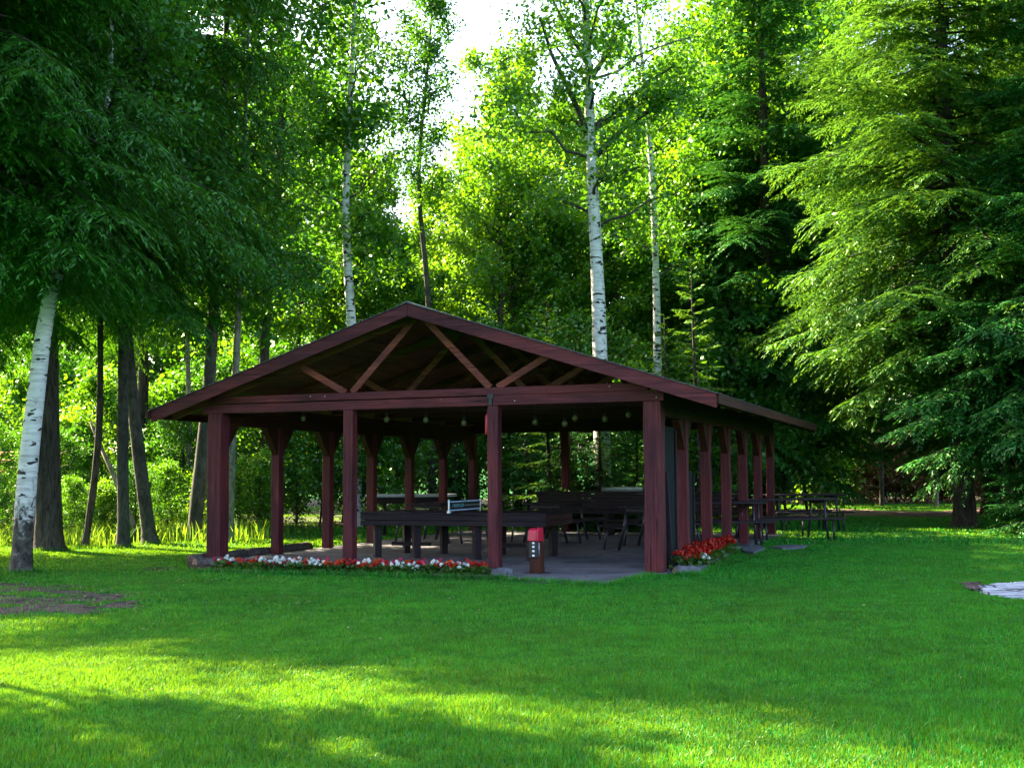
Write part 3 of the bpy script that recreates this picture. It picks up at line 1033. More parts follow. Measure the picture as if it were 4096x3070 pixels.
for i in range(N_FL):
    t = .10 + .86 * (i + rr.uniform(-.3, .3)) / N_FL
    if t < .22 and rr.random() < .3: continue
    p = f0.lerp(f1, t)
    q = f3.lerp(f2, t)
    d = p.lerp(q, rr.uniform(.07, .30))
    k = rr.choices(('white', 'red', 'pink', 'orange'), ((.40, .36, .14, .10) if t > .28 else (.12, .3, .38, .2)))[0]
    plant(d.x, d.y, .03, FL[k], names[k], k + ' flowers in the front bed', rr.uniform(.75, 1.2), i)

# right bed of red flowers with a kerb and a log end
g0, g1, g2, g3 = at(1457, 1238), at(1516, 1238), at(1594, 1190), pav(.16, 3.3)
gq = pav(.16, .15)
bed2 = empty('flower_bed', (g0.x, g0.y, 0), 0, 'short flower bed of red blossoms beside the right corner post', 'flower bed')
m = MB(); m.prism([loc_(p, bed2) - Vector((0, 0, .02)) for p in (g0, g1, g2, g3, gq)], (0, 0, .08)); m.build('soil', M['soil'], bed2)
m = MB()
m.bar(loc_(at(1508, 1240), bed2) + Vector((0, 0, .035)), loc_(at(1596, 1189), bed2) + Vector((0, 0, .035)), .07, .11); m.build('kerb', M['stone'], bed2, .02)
m = MB()
a_, b_ = loc_(at(1458, 1243), bed2), loc_(at(1512, 1241), bed2)
m.tube([a_.lerp(b_, k / 6) + Vector((0, 0, .055 + .006 * math.sin(k * 2))) for k in range(7)], [.06, .075, .078, .072, .076, .07, .05], 12, wob=.06)
m.m[-2] = m.m[-1] = 1
m.build('stone_log', [M['stone'], M['log_end']], bed2)
k = 0
for i in range(46):
    u, v = rr.uniform(.04, .97), rr.uniform(.05, .92)
    p = g1.lerp(g2, u).lerp(gq.lerp(g3, u), v * .85)
    if (p - at(1485, 1241)).length < .28: continue
    plant(p.x, p.y, .055, FLR if rr.random() > .05 else FL['white'], 'red flowering plant in the kerbed bed beside the right corner post', 'red flowers in the right bed', rr.uniform(.85, 1.25), i)

# flagstones at the right side
for (q, lab) in (((((1597, 1186), (1640, 1181), (1652, 1189), (1628, 1198), (1606, 1196))), 'grey flagstone set in the grass at the end of the red flower bed'),
                 ((((1664, 1186), (1700, 1182), (1746, 1183), (1738, 1187), (1690, 1189))), 'thin grey flagstone set in the grass before the outdoor picnic table')):
    P = [at(*p) for p in q]
    c = sum(P, Vector()) / len(P)
    m = MB(); m.prism([p - c - Vector((0, 0, .03)) for p in P], (0, 0, .085))
    o = m.build('flagstone', M['stone'], None, .01); o.location = c
    tag(o, lab, 'flagstone', 'flagstones in the grass right of the pavilion')

# pale stone paving in the lawn
T0 = [at(*p) for p in ((2094, 1272), (2150, 1264), (2270, 1260), (2285, 1302), (2180, 1298), (2110, 1284))]
tc_ = sum(T0, Vector()) / len(T0)
nx, ny = 70, 44
X, Y_ = np.meshgrid(np.linspace(-1.25, 1.35, nx), np.linspace(-.85, .9, ny))
wx = X + tc_.x
wy = Y_ + tc_.y
inside = in_poly(wx.ravel(), wy.ravel(), T0).reshape(X.shape)
zz = .032 + .006 * np.sin(X * 5 - Y_ * 8) + .004 * np.sin(X * 11 + Y_ * 17)
V = np.stack([X.ravel(), Y_.ravel(), zz.ravel()], 1)
F = []
for j in range(ny - 1):
    for i in range(nx - 1):
        if inside[j, i] and inside[j + 1, i] and inside[j, i + 1] and inside[j + 1, i + 1]:
            a = j * nx + i
            F.append((a, a + 1, a + 1 + nx, a + nx))
F = np.array(F)
us, inv = np.unique(F.ravel(), return_inverse=True)
o = link_mesh('stone_paving', np_mesh('stone_paving', V[us], [inv.reshape(F.shape)], [M['tarp']], smooth=True))
o.location = (tc_.x, tc_.y, 0)
so = o.modifiers.new('thickness', 'SOLIDIFY'); so.thickness = .03
tag(o, 'pale flat stone paving with dark joints set in the lawn at the right edge', 'paving')

# ------------------------------------------------------------------ vegetation generators


def tube_np(pts, rad, n=7):
    pts = np.asarray(pts, float)
    m = len(pts)
    d = np.gradient(pts, axis=0)
    d = unit(d)
    ref = np.array([0, 0, 1.0]) if abs(d[0][2]) < .8 else np.array([1.0, 0, 0])
    a = unit(np.cross(d, ref))
    b = np.cross(a, d)
    t = np.linspace(0, 2 * np.pi, n, endpoint=False)
    P = pts[:, None, :] + np.asarray(rad)[:, None, None] * (np.cos(t)[None, :, None] * a[:, None, :] + np.sin(t)[None, :, None] * b[:, None, :])
    P = P.reshape(-1, 3)
    i = (np.arange(m - 1) * n)[:, None] + np.arange(n)[None, :]
    j = (np.arange(m - 1) * n)[:, None] + (np.arange(n)[None, :] + 1) % n
    F = np.stack([i, j, j + n, i + n], 2).reshape(-1, 4)
    return P, F


class NB:
    def __init__(self): self.P, self.F, self.n = [], [], 0

    def add(self, P, F):
        self.P.append(P); self.F.append(F + self.n); self.n += len(P)

    def mesh(self, name, mats, smooth=False, mi=None):
        return np_mesh(name, np.concatenate(self.P), [np.concatenate(self.F)], mats, mi, smooth)


def leaf_cloud(r, pts, n, jit, size, up=.5, aspect=.62, flat=.0):
    """n leaves scattered about the twig points pts"""
    i = r.integers(0, len(pts), n)
    C = pts[i] + r.normal(0, 1, (n, 3)) * jit
    N = unit(r.normal(0, 1, (n, 3)) + np.array([0, 0, up * 2]))
    U = unit(np.cross(N, r.normal(0, 1, (n, 3))))
    U = unit(U + np.array([0, 0, -.35]))
    N = unit(N - U * np.sum(N * U, 1, keepdims=True))
    ln = size * r.uniform(.65, 1.35, n)
    return quads(C, N, U, ln, ln * aspect * r.uniform(.8, 1.2, n), .12)


def leafy(seed, height, tr, base, cr, n_leaf, size, mat_leaf, mat_bark, n_limb=30, rise=.75, profile='oval', path=None, limb_r=.22, twigs=8, jit=.16, droop=.0, foot=1.5, limbs=None, limb_mat=None):
    """trunk mesh with limbs, crown mesh of leaves on twigs; origin at the foot"""
    r = np.random.default_rng(seed)
    tb, cb = NB(), NB()
    m = 18
    t = np.linspace(0, 1, m)
    if path is None:
        w = r.normal(0, 1, (4, 2))
        ox = sum(w[k, 0] * np.sin((k + 1) * t * 2.2) for k in range(4)) * height * .006
        oy = sum(w[k, 1] * np.sin((k + 1) * t * 2.2) for k in range(4)) * height * .006
        tp = np.stack([ox, oy, t * height], 1)
    else:
        path = np.asarray(path, float)
        zz = t * height
        tp = np.stack([np.interp(zz, path[:, 2], path[:, 0]), np.interp(zz, path[:, 2], path[:, 1]), zz], 1)
        k = np.array([.25, .5, .25])
        for _ in range(2):
            tp[1:-1, :2] = tp[:-2, :2] * .25 + tp[1:-1, :2] * .5 + tp[2:, :2] * .25
    rad = tr * (1 - t) ** .8 + .015
    tf = np.concatenate([[-.03], t * 0]) [0]
    # flared foot: extra rings near the ground
    fz = np.array([-.12, .02, .10, .22, .42])
    fp = np.stack([np.interp(fz, tp[:, 2], tp[:, 0]), np.interp(fz, tp[:, 2], tp[:, 1]), fz], 1)
    fr = tr * np.array([foot * 1.12, foot, 1 + (foot - 1) * .6, 1 + (foot - 1) * .28, 1 + (foot - 1) * .1])
    keep = tp[:, 2] > .6
    P, F = tube_np(np.concatenate([fp, tp[keep]]), np.concatenate([fr, rad[keep]]), 14)
    P += r.normal(0, .012 * tr, P.shape)
    tb.add(P, F)
    n_tr = len(F)
    tw = []
    golden = 2.399963
    for k in range(n_limb):
        h = base + (height - base) * ((k + r.uniform(0, 1)) / n_limb) ** .95 * .98
        u = (h - base) / (height - base)
        if profile == 'oval': pr = math.sqrt(max(.03, 1 - (2 * u - .85) ** 2 / 1.45))
        elif profile == 'narrow': pr = .45 + .55 * math.sin(math.pi * min(1, u * .9 + .12))
        elif profile == 'dome': pr = math.sqrt(max(.02, 1 - u ** 2.2))
        else: pr = 1 - u * .85
        ln = cr * pr * r.uniform(.7, 1.2)
        az = k * golden + r.uniform(-.5, .5)
        el = rise * r.uniform(.6, 1.2) + .35 * u
        p0 = np.array([np.interp(h, tp[:, 2], tp[:, 0]), np.interp(h, tp[:, 2], tp[:, 1]), h])
        dirh = np.array([math.cos(az), math.sin(az), 0])
        s = np.linspace(0, 1, 6)
        lp_ = p0 + np.outer(s * ln * math.cos(el), dirh)
        lp_[:, 2] += s * ln * math.sin(el) * (1 - .25 * s) - droop * (s ** 2) * ln
        lp_[1:] += r.normal(0, .03 * ln, (5, 3))
        r0 = min(limb_r * tr, tr * .6) * (1 - .6 * u) + .006
        P, F = tube_np(lp_, r0 * (1 - s * .85), 5)
        tb.add(P, F)
        for q in range(twigs):
            v = r.uniform(.22, 1.0)
            a0 = np.array([np.interp(v, s, lp_[:, i]) for i in range(3)])
            d = unit(dirh * r.uniform(.2, 1) + r.normal(0, .75, 3) + np.array([0, 0, .18 - droop]))
            tl_ = ln * .38 * r.uniform(.5, 1.2) * (1.15 - .5 * v) + .12
            ss = np.linspace(0, 1, 7)
            tpz = a0 + np.outer(ss * tl_, d)
            tpz[:, 2] -= (ss ** 2) * tl_ * (.25 + droop)
            if q % 2 == 0:
                P, F = tube_np(tpz[::3], np.array([.008, .006, .003]) + r0 * .08, 3)
                tb.add(P, F)
            tw.append(tpz[1:])
    if limbs:
        for lp_ in limbs:
            lp_ = np.asarray(lp_, float)
            P, F = tube_np(lp_, np.linspace(tr * .42, tr * .12, len(lp_)), 7)
            tb.add(P, F)
            for q in range(10):
                v = r.uniform(.3, 1)
                s = np.linspace(0, 1, len(lp_))
                a0 = np.array([np.interp(v, s, lp_[:, i]) for i in range(3)])
                d = unit(r.normal(0, .8, 3) + np.array([0, 0, .2]))
                ss = np.linspace(0, 1, 7)
                tw.append(a0 + np.outer(ss * r.uniform(.4, 1.0), d))
    tw = np.concatenate(tw)
    P, F = leaf_cloud(r, tw, n_leaf, jit, size)
    cb.add(P, F)
    mi = None
    if limb_mat is not None:
        mi = np.ones(sum(len(f) for f in tb.F), dtype=np.int32)
        mi[:n_tr] = 0
    return tb.mesh('trunk', [mat_bark] + ([limb_mat] if limb_mat else []), True, mi), cb.mesh('crown', [mat_leaf])


def bough(r, ln, sag, dens=1.0, hang=.5, sp=.055, size=.13):
    """one conifer bough along +x: sprays as narrow leaves on drooping side twigs; returns spray arrays and axis points"""
    s = np.linspace(0, 1, 14)
    ax = np.stack([s * ln, .06 * ln * np.sin(s * 3 + r.uniform(0, 6)), -sag * ln * (s ** 1.5) + .10 * ln * sag * np.maximum(0, s - .75) * 4], 1)
    C, U, N, Ln = [], [], [], []
    nt = max(6, int(ln / .085 * dens))
    for k in range(nt):
        v = .10 + .9 * (k + r.uniform(0, 1)) / nt
        a0 = np.array([np.interp(v, s, ax[:, i]) for i in range(3)])
        side = 1 if k % 2 else -1
        tl = ln * .34 * (math.sin(math.pi * (v * .86 + .12)) ** .8) * r.uniform(.65, 1.2) + .05
        ang = r.uniform(.6, 1.05)
        d = np.array([math.cos(ang), side * math.sin(ang), -r.uniform(.05, hang)])
        d = d / np.linalg.norm(d)
        m = max(2, int(tl / sp * dens))
        u = (np.arange(m) + r.uniform(0, 1, m)) / m
        pts = a0 + np.outer(u * tl, d)
        pts[:, 2] -= hang * .55 * tl * u ** 2
        td = unit(np.tile(d, (m, 1)) + np.stack([0 * u, 0 * u, -hang * 1.1 * u], 1))
        sd = unit(np.cross(td, [0, 0, 1.0]))
        for sg in (-1, 1):
            uu = unit(td * .8 + sd * sg * r.uniform(.35, .9, (m, 1)) + r.normal(0, .14, (m, 3)) + np.array([0, 0, -.25 * hang]))
            l = size * (1.1 - .5 * u) * r.uniform(.7, 1.3, m)
            C.append(pts + uu * l[:, None] * .45)
            U.append(uu)
            nn = unit(np.array([0, 0, 1.0]) + r.normal(0, .35, (m, 3)))
            N.append(unit(nn - uu * np.sum(nn * uu, 1, keepdims=True)))
            Ln.append(l)
    return np.concatenate(C), np.concatenate(U), np.concatenate(N), np.concatenate(Ln), ax


def spruce(seed, height, tr, base, cr, mat, n_bough=130, dens=1.0, hang=.5, sag=.28, size=.13, power=.8, fine_to=99, bark='bark', wide=.30, sp=.055):
    r = np.random.default_rng(seed)
    tb, cb = NB(), NB()
    t = np.linspace(0, 1, 16)
    tp = np.stack([.012 * height * np.sin(t * 3 + seed), .008 * height * np.sin(t * 4 + 1), t * height], 1)
    tp[:, :2] -= tp[0, :2]
    rad = tr * (1 - t) ** .9 + .008
    fz = np.array([-.12, .02, .12, .28, .55])
    fp = np.stack([0 * fz, 0 * fz, fz], 1)
    fr = tr * np.array([1.75, 1.55, 1.28, 1.14, 1.03])
    keep = tp[:, 2] > .8
    P, F = tube_np(np.concatenate([fp, tp[keep]]), np.concatenate([fr, rad[keep]]), 14)
    P += r.normal(0, .02 * tr, P.shape)
    tb.add(P, F)
    V = [bough(np.random.default_rng(seed * 50 + k), 1.0 * 3.0, sag, dens, hang, sp, size) for k in range(4)]
    Vc = [bough(np.random.default_rng(seed * 50 + 9 + k), 3.0, sag, dens * .62, hang, sp * 1.3, size * 1.7) for k in range(3)]
    Cs, Us, Ns, Ls = [], [], [], []
    for k in range(n_bough):
        u = ((k + r.uniform(0, 1)) / n_bough)
        h = base + (height - base) * u ** 1.15
        uu = (h - base) / (height - base)
        ln = cr * ((1 - uu) ** power) * r.uniform(.72, 1.12) + .12
        ln = ln * (1 if uu > .06 else .8)
        az = k * 2.399963 + r.uniform(-.4, .4)
        C, U, N, Ln, ax = (V if h < fine_to else Vc)[k % (4 if h < fine_to else 3)]
        sc = ln / 3.0
        tilt = (-.12 + .55 * uu) + r.uniform(-.28, .22)     # upper boughs rise
        ca, sa = math.cos(az), math.sin(az)
        ct, st = math.cos(tilt), math.sin(tilt)
        Rm = np.array([[ca, -sa, 0], [sa, ca, 0], [0, 0, 1]]) @ np.array([[ct, 0, -st], [0, 1, 0], [st, 0, ct]])
        o = np.array([np.interp(h, tp[:, 2], tp[:, 0]), np.interp(h, tp[:, 2], tp[:, 1]), h])
        # shorter boughs carry fewer sprays
        keepn = np.arange(len(C))
        if sc < .9: keepn = r.choice(len(C), max(8, int(len(C) * max(.2, sc ** 1.4))), replace=False)
        Cs.append((C[keepn] * sc) @ Rm.T + o)
        Us.append(U[keepn] @ Rm.T)
        Ns.append(N[keepn] @ Rm.T)
        Ls.append(Ln[keepn] * min(1.15, max(.75, sc ** .35)))
        P, F = tube_np((ax[::2] * sc) @ Rm.T + o, np.linspace(.022 * sc + .006, .003, len(ax[::2])), 4)
        tb.add(P, F)
    C, U, N, Ln = (np.concatenate(a) for a in (Cs, Us, Ns, Ls))
    P, F = quads(C, N, U, Ln, Ln * wide, .12)
    cb.add(P, F)
    return tb.mesh('trunk', [M[bark]], True), cb.mesh('crown', [mat])


def place(kind, protos, x, y, s, rz, label, cat, group=None, z=None):
    e = empty(kind, (x, y, float(gz(x, y)) if z is None else z), rz, label, cat, group, s)
    a, b_ = protos
    if a is not None: link_mesh('trunk' if kind != 'shrub' else 'stems', a, e)
    if b_ is not None: link_mesh('crown' if kind != 'shrub' else 'foliage', b_, e)
    return e


def trunk_path(pix, Y):
    """trunk line seen in the photograph at distance Y -> foot position and local path"""
    P = [at(px, py, Y=Y) for (px, py) in pix]
    f = P[0]
    return (f.x, f.y), [(p.x - f.x, p.y - f.y, max(0, p.z)) for p in P]


# ------------------------------------------------------------------ named trees
# white birch at the left edge
f = at(45, 1238)
_, pth = trunk_path(((45, 1238), (60, 1000), (78, 850), (97, 650), (120, 400), (140, 150)), f.y)
pth[0] = (0, 0, 0)
pth = [(a, b + max(0, c - 3.8) * .55, c) for a, b, c in pth]
pr = leafy(21, 9.5, .138, 4.6, 2.2, 14000, .09, M['leaf_dark'], M['birch_base'], 22, .5, 'oval', pth, foot=1.3, limb_mat=M['bark_grey'])
place('birch_tree', pr, f.x, f.y, 1, 0, 'white barked birch leaning at the left edge of the lawn', 'tree')

LT0 = leafy(104, 17, .11, 3.8, 3.2, 42000, .14, M['leaf_dark'], M['bark'], 36, .65, 'oval', twigs=9, jit=.2)
# big dark spruces on the left
sp_a = spruce(3, 26, .235, 5.4, 5.0, M['needle'], 165, 1.45, .7, .30, .15, .62, 10.5, wide=.23, sp=.05)
sp_b = spruce(5, 25, .26, 5.3, 4.6, M['needle'], 150, 1.45, .65, .30, .145, .62, 10.5, wide=.23, sp=.05)
f = at(103, 1192)
place('spruce_tree', sp_a, f.x, f.y, 1, 0, 'big dark spruce with a thick trunk behind the white birch', 'tree')
place('spruce_tree', sp_b, -8.2, 17.46, .92, 1.0, 'dark spruce overhanging the top left corner', 'tree')
f = at(262, 1184)
sp_e = spruce(6, 22, .108, 5.6, 4.0, M['needle'], 140, 1.3, .65, .30, .15, .62, 10.5, wide=.23, sp=.05, bark='bark_grey')
place('spruce_tree', sp_e, f.x, f.y + .1, 1, 2.2, 'spruce with a straight slim grey trunk left of the curved grey trunk', 'tree')

place('spruce_tree', sp_b, -12.4, 20.4, 1.0, 4.0, 'dark spruce added beyond the left edge to shade the lawn', 'tree')  # second copy, added to widen the shade on the lawn
sp_g = spruce(17, 13, .16, 5.0, 2.6, M['needle'], 120, 1.3, .75, .32, .15, .6, 11, wide=.24, sp=.05)
place('spruce_tree', sp_g, -7.4, 15.9, 1, .5, 'spruce whose hanging boughs cover the upper trunk of the white birch', 'tree')
# thin leaning trunks left of the pavilion
def stem_tree(seed, pix, Y, r0, hgt, base, cr, n, mat, bark, label, size=.095, prof='oval', limb=18, kind='leafy_tree', foot=1.4, cat='tree', group=None):
    fx, p = trunk_path(pix, Y)
    p[0] = (0, 0, 0)
    last, prev = p[-1], p[-2]
    if last[2] < hgt:
        k = (hgt - last[2]) / max(.1, last[2] - prev[2]) * .5
        p.append((last[0] + (last[0] - prev[0]) * k, last[1], hgt + .1))
    pr = leafy(seed, hgt, r0, base, cr, n, size, mat, bark, limb, .6, prof, p, foot=foot, limb_mat=M['bark_grey'])
    return place(kind, pr, fx[0], fx[1], 1, 0, label, cat, group)


stem_tree(31, ((183, 1182), (200, 1080), (214, 960), (218, 850), (216, 700)), at(183, 1182).y, .06, 11, 4.6, 2.2, 6000, M['leaf_dark'], M['bark'], 'thin crooked dark trunk between the big spruce and the straight trunk')
stem_tree(32, ((325, 1176), (312, 1080), (296, 960), (285, 850), (268, 680)), at(325, 1176).y, .125, 14, 4.4, 2.6, 8000, M['leaf_dark'], M['bark_grey'], 'grey trunk curving left with a flared foot, left of the pavilion', foot=1.7)
stem_tree(33, ((418, 1170), (425, 1080), (438, 980), (447, 900), (455, 800)), at(418, 1170).y, .14, 14, 4.8, 2.6, 8000, M['leaf_dark'], M['bark_grey'], 'dark leaning trunk just left of the pavilion corner post')
stem_tree(34, ((404, 1110), (409, 1000), (408, 880), (405, 760)), 28.5, .06, 11, 4.2, 1.6, 4500, M['leaf'], M['bark_pale'], 'pale slender trunk behind the leaning dark trunk', foot=1.1)
stem_tree(35, ((498, 1150), (496, 1060), (502, 930), (510, 800)), 24.5, .08, 12, 4.6, 2.0, 6000, M['leaf'], M['bark_pale'], 'pale greyish trunk right behind the left corner post', foot=1.1)
p0, p1 = at(218, 965, Y=25.0), at(264, 1075, Y=25.0)
m = MB(); m.tube([p1, p1.lerp(p0, .5) + Vector((.02, 0, .0)), p0], [.06, .05, .045], 8)
m.tube([p0, p0 + (p0 - p1) * .5], [.045, .03], 8); m.tube([p1, p1 + (p1 - p0) * 1.1], [.06, .065], 8)
tag(m.build('fallen_pole', M['bark_pale']), 'slanting bare trunk leaning between the dark trunks left of the pavilion', 'dead tree')

place('leafy_tree', LT0, -14.0, 23.6, 1.45, 1.0, 'tall leafy tree added behind the spruces to shade the lawn', 'tree')  # added shade caster for the right part of the lawn
place('leafy_tree', leafy(36, 16, .2, 3.5, 2.5, 46000, .13, M['leaf_dark'], M['bark'], 34, .6, 'oval', twigs=9, jit=.2), -15.2, 12.6, 1.25, 0, 'unseen leafy tree added beside the lawn for its shade', 'tree')  # unseen occluder, added to shade the near left lawn
place('leafy_tree', leafy(37, 9.5, .08, 5.7, 2.0, 7500, .13, M['leaf_dark'], M['bark'], 24, .35, 'oval', twigs=5, jit=.13), -9.7, 11.3, 1, 0, 'slim open crowned tree added out of view for dappled shade', 'tree')  # added out of view, high crown shaped to break up the sun patch
place('leafy_tree', leafy(38, 9.3, .06, 6.1, 1.0, 6500, .12, M['leaf_dark'], M['bark'], 22, .3, 'oval', twigs=6, jit=.14), -8.75, 11.85, 1, 0, 'slender small crowned tree added out of view to shade the lawn', 'tree')  # unseen, added to throw one dark band across the near lawn
p = at(284, 1090, Y=29.5)
place('leafy_tree', LT0, p.x, 29.5, 1.25, .7, 'tall leafy tree added behind the curved grey trunk to shade the pavilion', 'tree')  # added to keep sun off the pavilion floor and right lawn
p = at(585, 1090, Y=31.0)
place('leafy_tree', LT0, p.x, 31.0, 1.25, 2.9, 'tall leafy tree added close behind the left eave to shade the pavilion', 'tree')  # added too, tall enough to shade past the pavilion
# centre trees behind the pavilion
Yb = 28.5
fx, p = trunk_path(((1303, 1085), (1297, 770), (1290, 560), (1280, 420), (1272, 200), (1264, 0)), Yb)
p[0] = (0, 0, 0); p.append((p[-1][0] - .2, 0, 19))
lim = []
for pix, dy in ((((1276, 300), (1235, 215), (1190, 130), (1165, 60)), -.6), (((1283, 275), (1340, 235), (1395, 185), (1455, 150)), -.3), (((1288, 335), (1345, 285), (1420, 240), (1470, 222)), -.9),
                (((1284, 395), (1330, 372), (1385, 352)), .4), (((1278, 300), (1240, 250), (1180, 240)), .6), (((1270, 180), (1320, 100), (1350, 30)), .3), (((1268, 130), (1225, 60), (1190, -20)), .3)):
    q = [at(px, py, Y=Yb) for px, py in pix]
    lim.append([(v.x - fx[0], v.y - fx[1] + dy * k / (len(q) - 1), v.z) for k, v in enumerate(q)])
pr = leafy(41, 18.5, .205, 7.0, 3.3, 21000, .12, M['leaf'], M['birch'], 26, .55, 'oval', p, limbs=lim, foot=1.2, jit=.2, limb_mat=M['bark_grey'])
place('birch_tree', pr, fx[0], fx[1], 1, 0, 'tall white birch with spreading limbs right of the roof ridge', 'tree')
stem_tree(42, ((1424, 1085), (1420, 700), (1412, 420), (1400, 250), (1372, 0)), 32.5, .125, 18, 6.5, 2.4, 9000, M['leaf'], M['birch'], 'slimmer birch with a mottled trunk right of the tall white birch', .115, 'narrow', 24, 'birch_tree', 1.1)
stem_tree(43, ((770, 1090), (762, 690), (748, 560), (742, 470), (750, 330), (762, 120)), 31.0, .15, 18, 6.0, 2.4, 13000, M['leaf'], M['birch'], 'white birch left of the roof ridge at the edge of the dark spruces', .11, 'narrow', 24, 'birch_tree', 1.1)
stem_tree(44, ((935, 1090), (928, 655), (912, 500), (896, 390), (915, 250), (932, 60)), 33.0, .10, 15.6, 9.0, 1.25, 11000, M['leaf_dark'], M['bark_grey'], 'narrow leaning tree standing against the sky above the roof ridge', .10, 'narrow', 30, 'leafy_tree', 1.1)
stem_tree(45, ((1075, 1080), (1083, 560), (1078, 430), (1070, 300)), 37.0, .15, 11.5, 5.4, 2.6, 9000, M['leaf'], M['bark_grey'], 'left of a pair of slender trunks left of the tall white birch', .13, 'oval', 24)
stem_tree(46, ((1118, 1080), (1106, 560), (1110, 430), (1120, 300)), 37.6, .15, 11.5, 5.4, 2.6, 9000, M['leaf_light'], M['bark_grey'], 'right of a pair of slender trunks left of the tall white birch', .13, 'oval', 24)

# ------------------------------------------------------------------ right-hand conifers
sp_c = spruce(8, 21, .25, 4.2, 4.9, M['needle_light'], 290, 1.15, .45, .22, .16, .6, 13, wide=.25)
sp_d = spruce(9, 19, .26, 2.0, 4.4, M['needle_blue'], 210, 1.3, .45, .24, .145, .65, 11, wide=.25)
place('spruce_tree', sp_c, 10.9, 28.5, 1.0, .3, 'tall conifer with sunlit pale green boughs at the upper right', 'tree')
place('spruce_tree', sp_d, 13.2, 25.5, 1.0, 1.7, 'dark fir at the right edge with low layered boughs', 'tree')
sp_f = spruce(15, 8.5, .12, 2.7, 3.4, M['needle_blue'], 120, 1.1, .42, .2, .15, .6, 99)
place('spruce_tree', sp_f, 11.6, 26.0, 1.0, .9, 'shorter dark fir with wide low boughs before the tall sunlit conifer', 'tree')
place('spruce_tree', sp_d, 7.4, 35.0, 1.0, 3.1, 'dark fir right behind the far corner of the pavilion roof', 'tree')
place('spruce_tree', sp_d, 15.2, 37.5, 1.1, 4.1, 'dark fir standing between the two tall conifers with sunlit boughs', 'tree')
place('spruce_tree', sp_d, 18.6, 35.0, 1.1, 5.1, 'dark fir at the top right corner behind the conifers', 'tree')
place('spruce_tree', sp_c, 15.5, 33.0, 1.05, 2.4, 'conifer with sunlit boughs at the top right corner', 'tree')
# young conifers
sap = spruce(12, 6.2, .06, .3, 1.5, M['needle_light'], 60, .8, .2, .05, .15, .8, 99, wide=.30)
sap_d = spruce(13, 6.8, .10, .15, 2.3, M['needle_blue'], 90, .9, .4, .18, .17, .75, 99)
for (px, top, Y, pr, hh, lab) in ((1187, 642, 28.0, sap, 6.2, 'young conifer whose bare tip rises above the roof left of the tall white birch'),
                                  (1500, 565, 30.5, sap, 6.2, 'pale young conifer rising above the right roof slope'),
                                  (1296, 800, 28.0, sap_d, 6.8, 'small dark fir behind the counter before the white birch foot'),
                                  (1212, 872, 28.2, sap_d, 6.8, 'small dark fir seen left of the rear middle post of the pavilion'),
                                  (1372, 880, 27.9, sap_d, 6.8, 'small dark fir seen beside the grill and the right corner post'),
                                  (1235, 860, 29.2, sap_d, 6.8, 'dark young fir seen through the middle bay of the pavilion'),
                                  (1330, 850, 31.0, sap_d, 6.8, 'dark young fir behind the counter seen through the right bay'),
                                  (1140, 880, 31.5, sap_d, 6.8, 'dark young fir seen right of the third front post'),
                                  (985, 900, 32.0, sap_d, 6.8, 'dark young fir seen through the far left arches'),
                                  (1600, 600, 33.5, sap, 6.8, 'pale young conifer just above the far right eave of the pavilion'),
                                  (1430, 640, 30.5, sap, 6.8, 'pale young conifer between the two white birches above the roof')):
    p = at(px, top, Y=Y)
    s = p.z / hh
    place('spruce_sapling', pr, p.x, Y, s, random.uniform(0, 6), lab, 'young tree')
# low boughs at the right edge
place('spruce_sapling', sap_d, 11.1, 24.9, .58, .4, 'low dark fir spreading at the right edge of the lawn', 'young tree')
place('spruce_sapling', sap_d, 13.0, 28.0, .62, 1.4, 'low dark fir behind the one at the right edge', 'young tree')

# ------------------------------------------------------------------ the wood
LT = [leafy(101, 15, .15, 3.6, 3.4, 34000, .15, M['leaf'], M['bark_grey'], 34, .6, 'oval', twigs=9, jit=.2),
      leafy(102, 16, .14, 4.0, 2.9, 30000, .14, M['leaf_light'], M['bark_grey'], 34, .7, 'narrow', twigs=9, jit=.19),
      leafy(103, 12, .13, 2.2, 3.1, 30000, .15, M['leaf_light'], M['bark'], 32, .5, 'dome', twigs=9, jit=.2),
      LT0]
SH = [leafy(111, 3.4, .035, .25, 1.9, 9000, .10, M['leaf'], M['twig'], 26, .75, 'dome', twigs=9, jit=.11, foot=1.0),
      leafy(112, 2.8, .03, .2, 1.7, 8000, .095, M['leaf_light'], M['twig'], 24, .8, 'dome', twigs=9, jit=.11, foot=1.0),
      leafy(113, 4.4, .045, .3, 2.1, 11000, .105, M['leaf_dark'], M['twig'], 28, .75, 'oval', twigs=9, jit=.12, foot=1.0)]

rt = random.Random(5)
GW = 'leafy trees of the wood behind the pavilion'
LW = 'leafy green tree in the wood behind the pavilion'
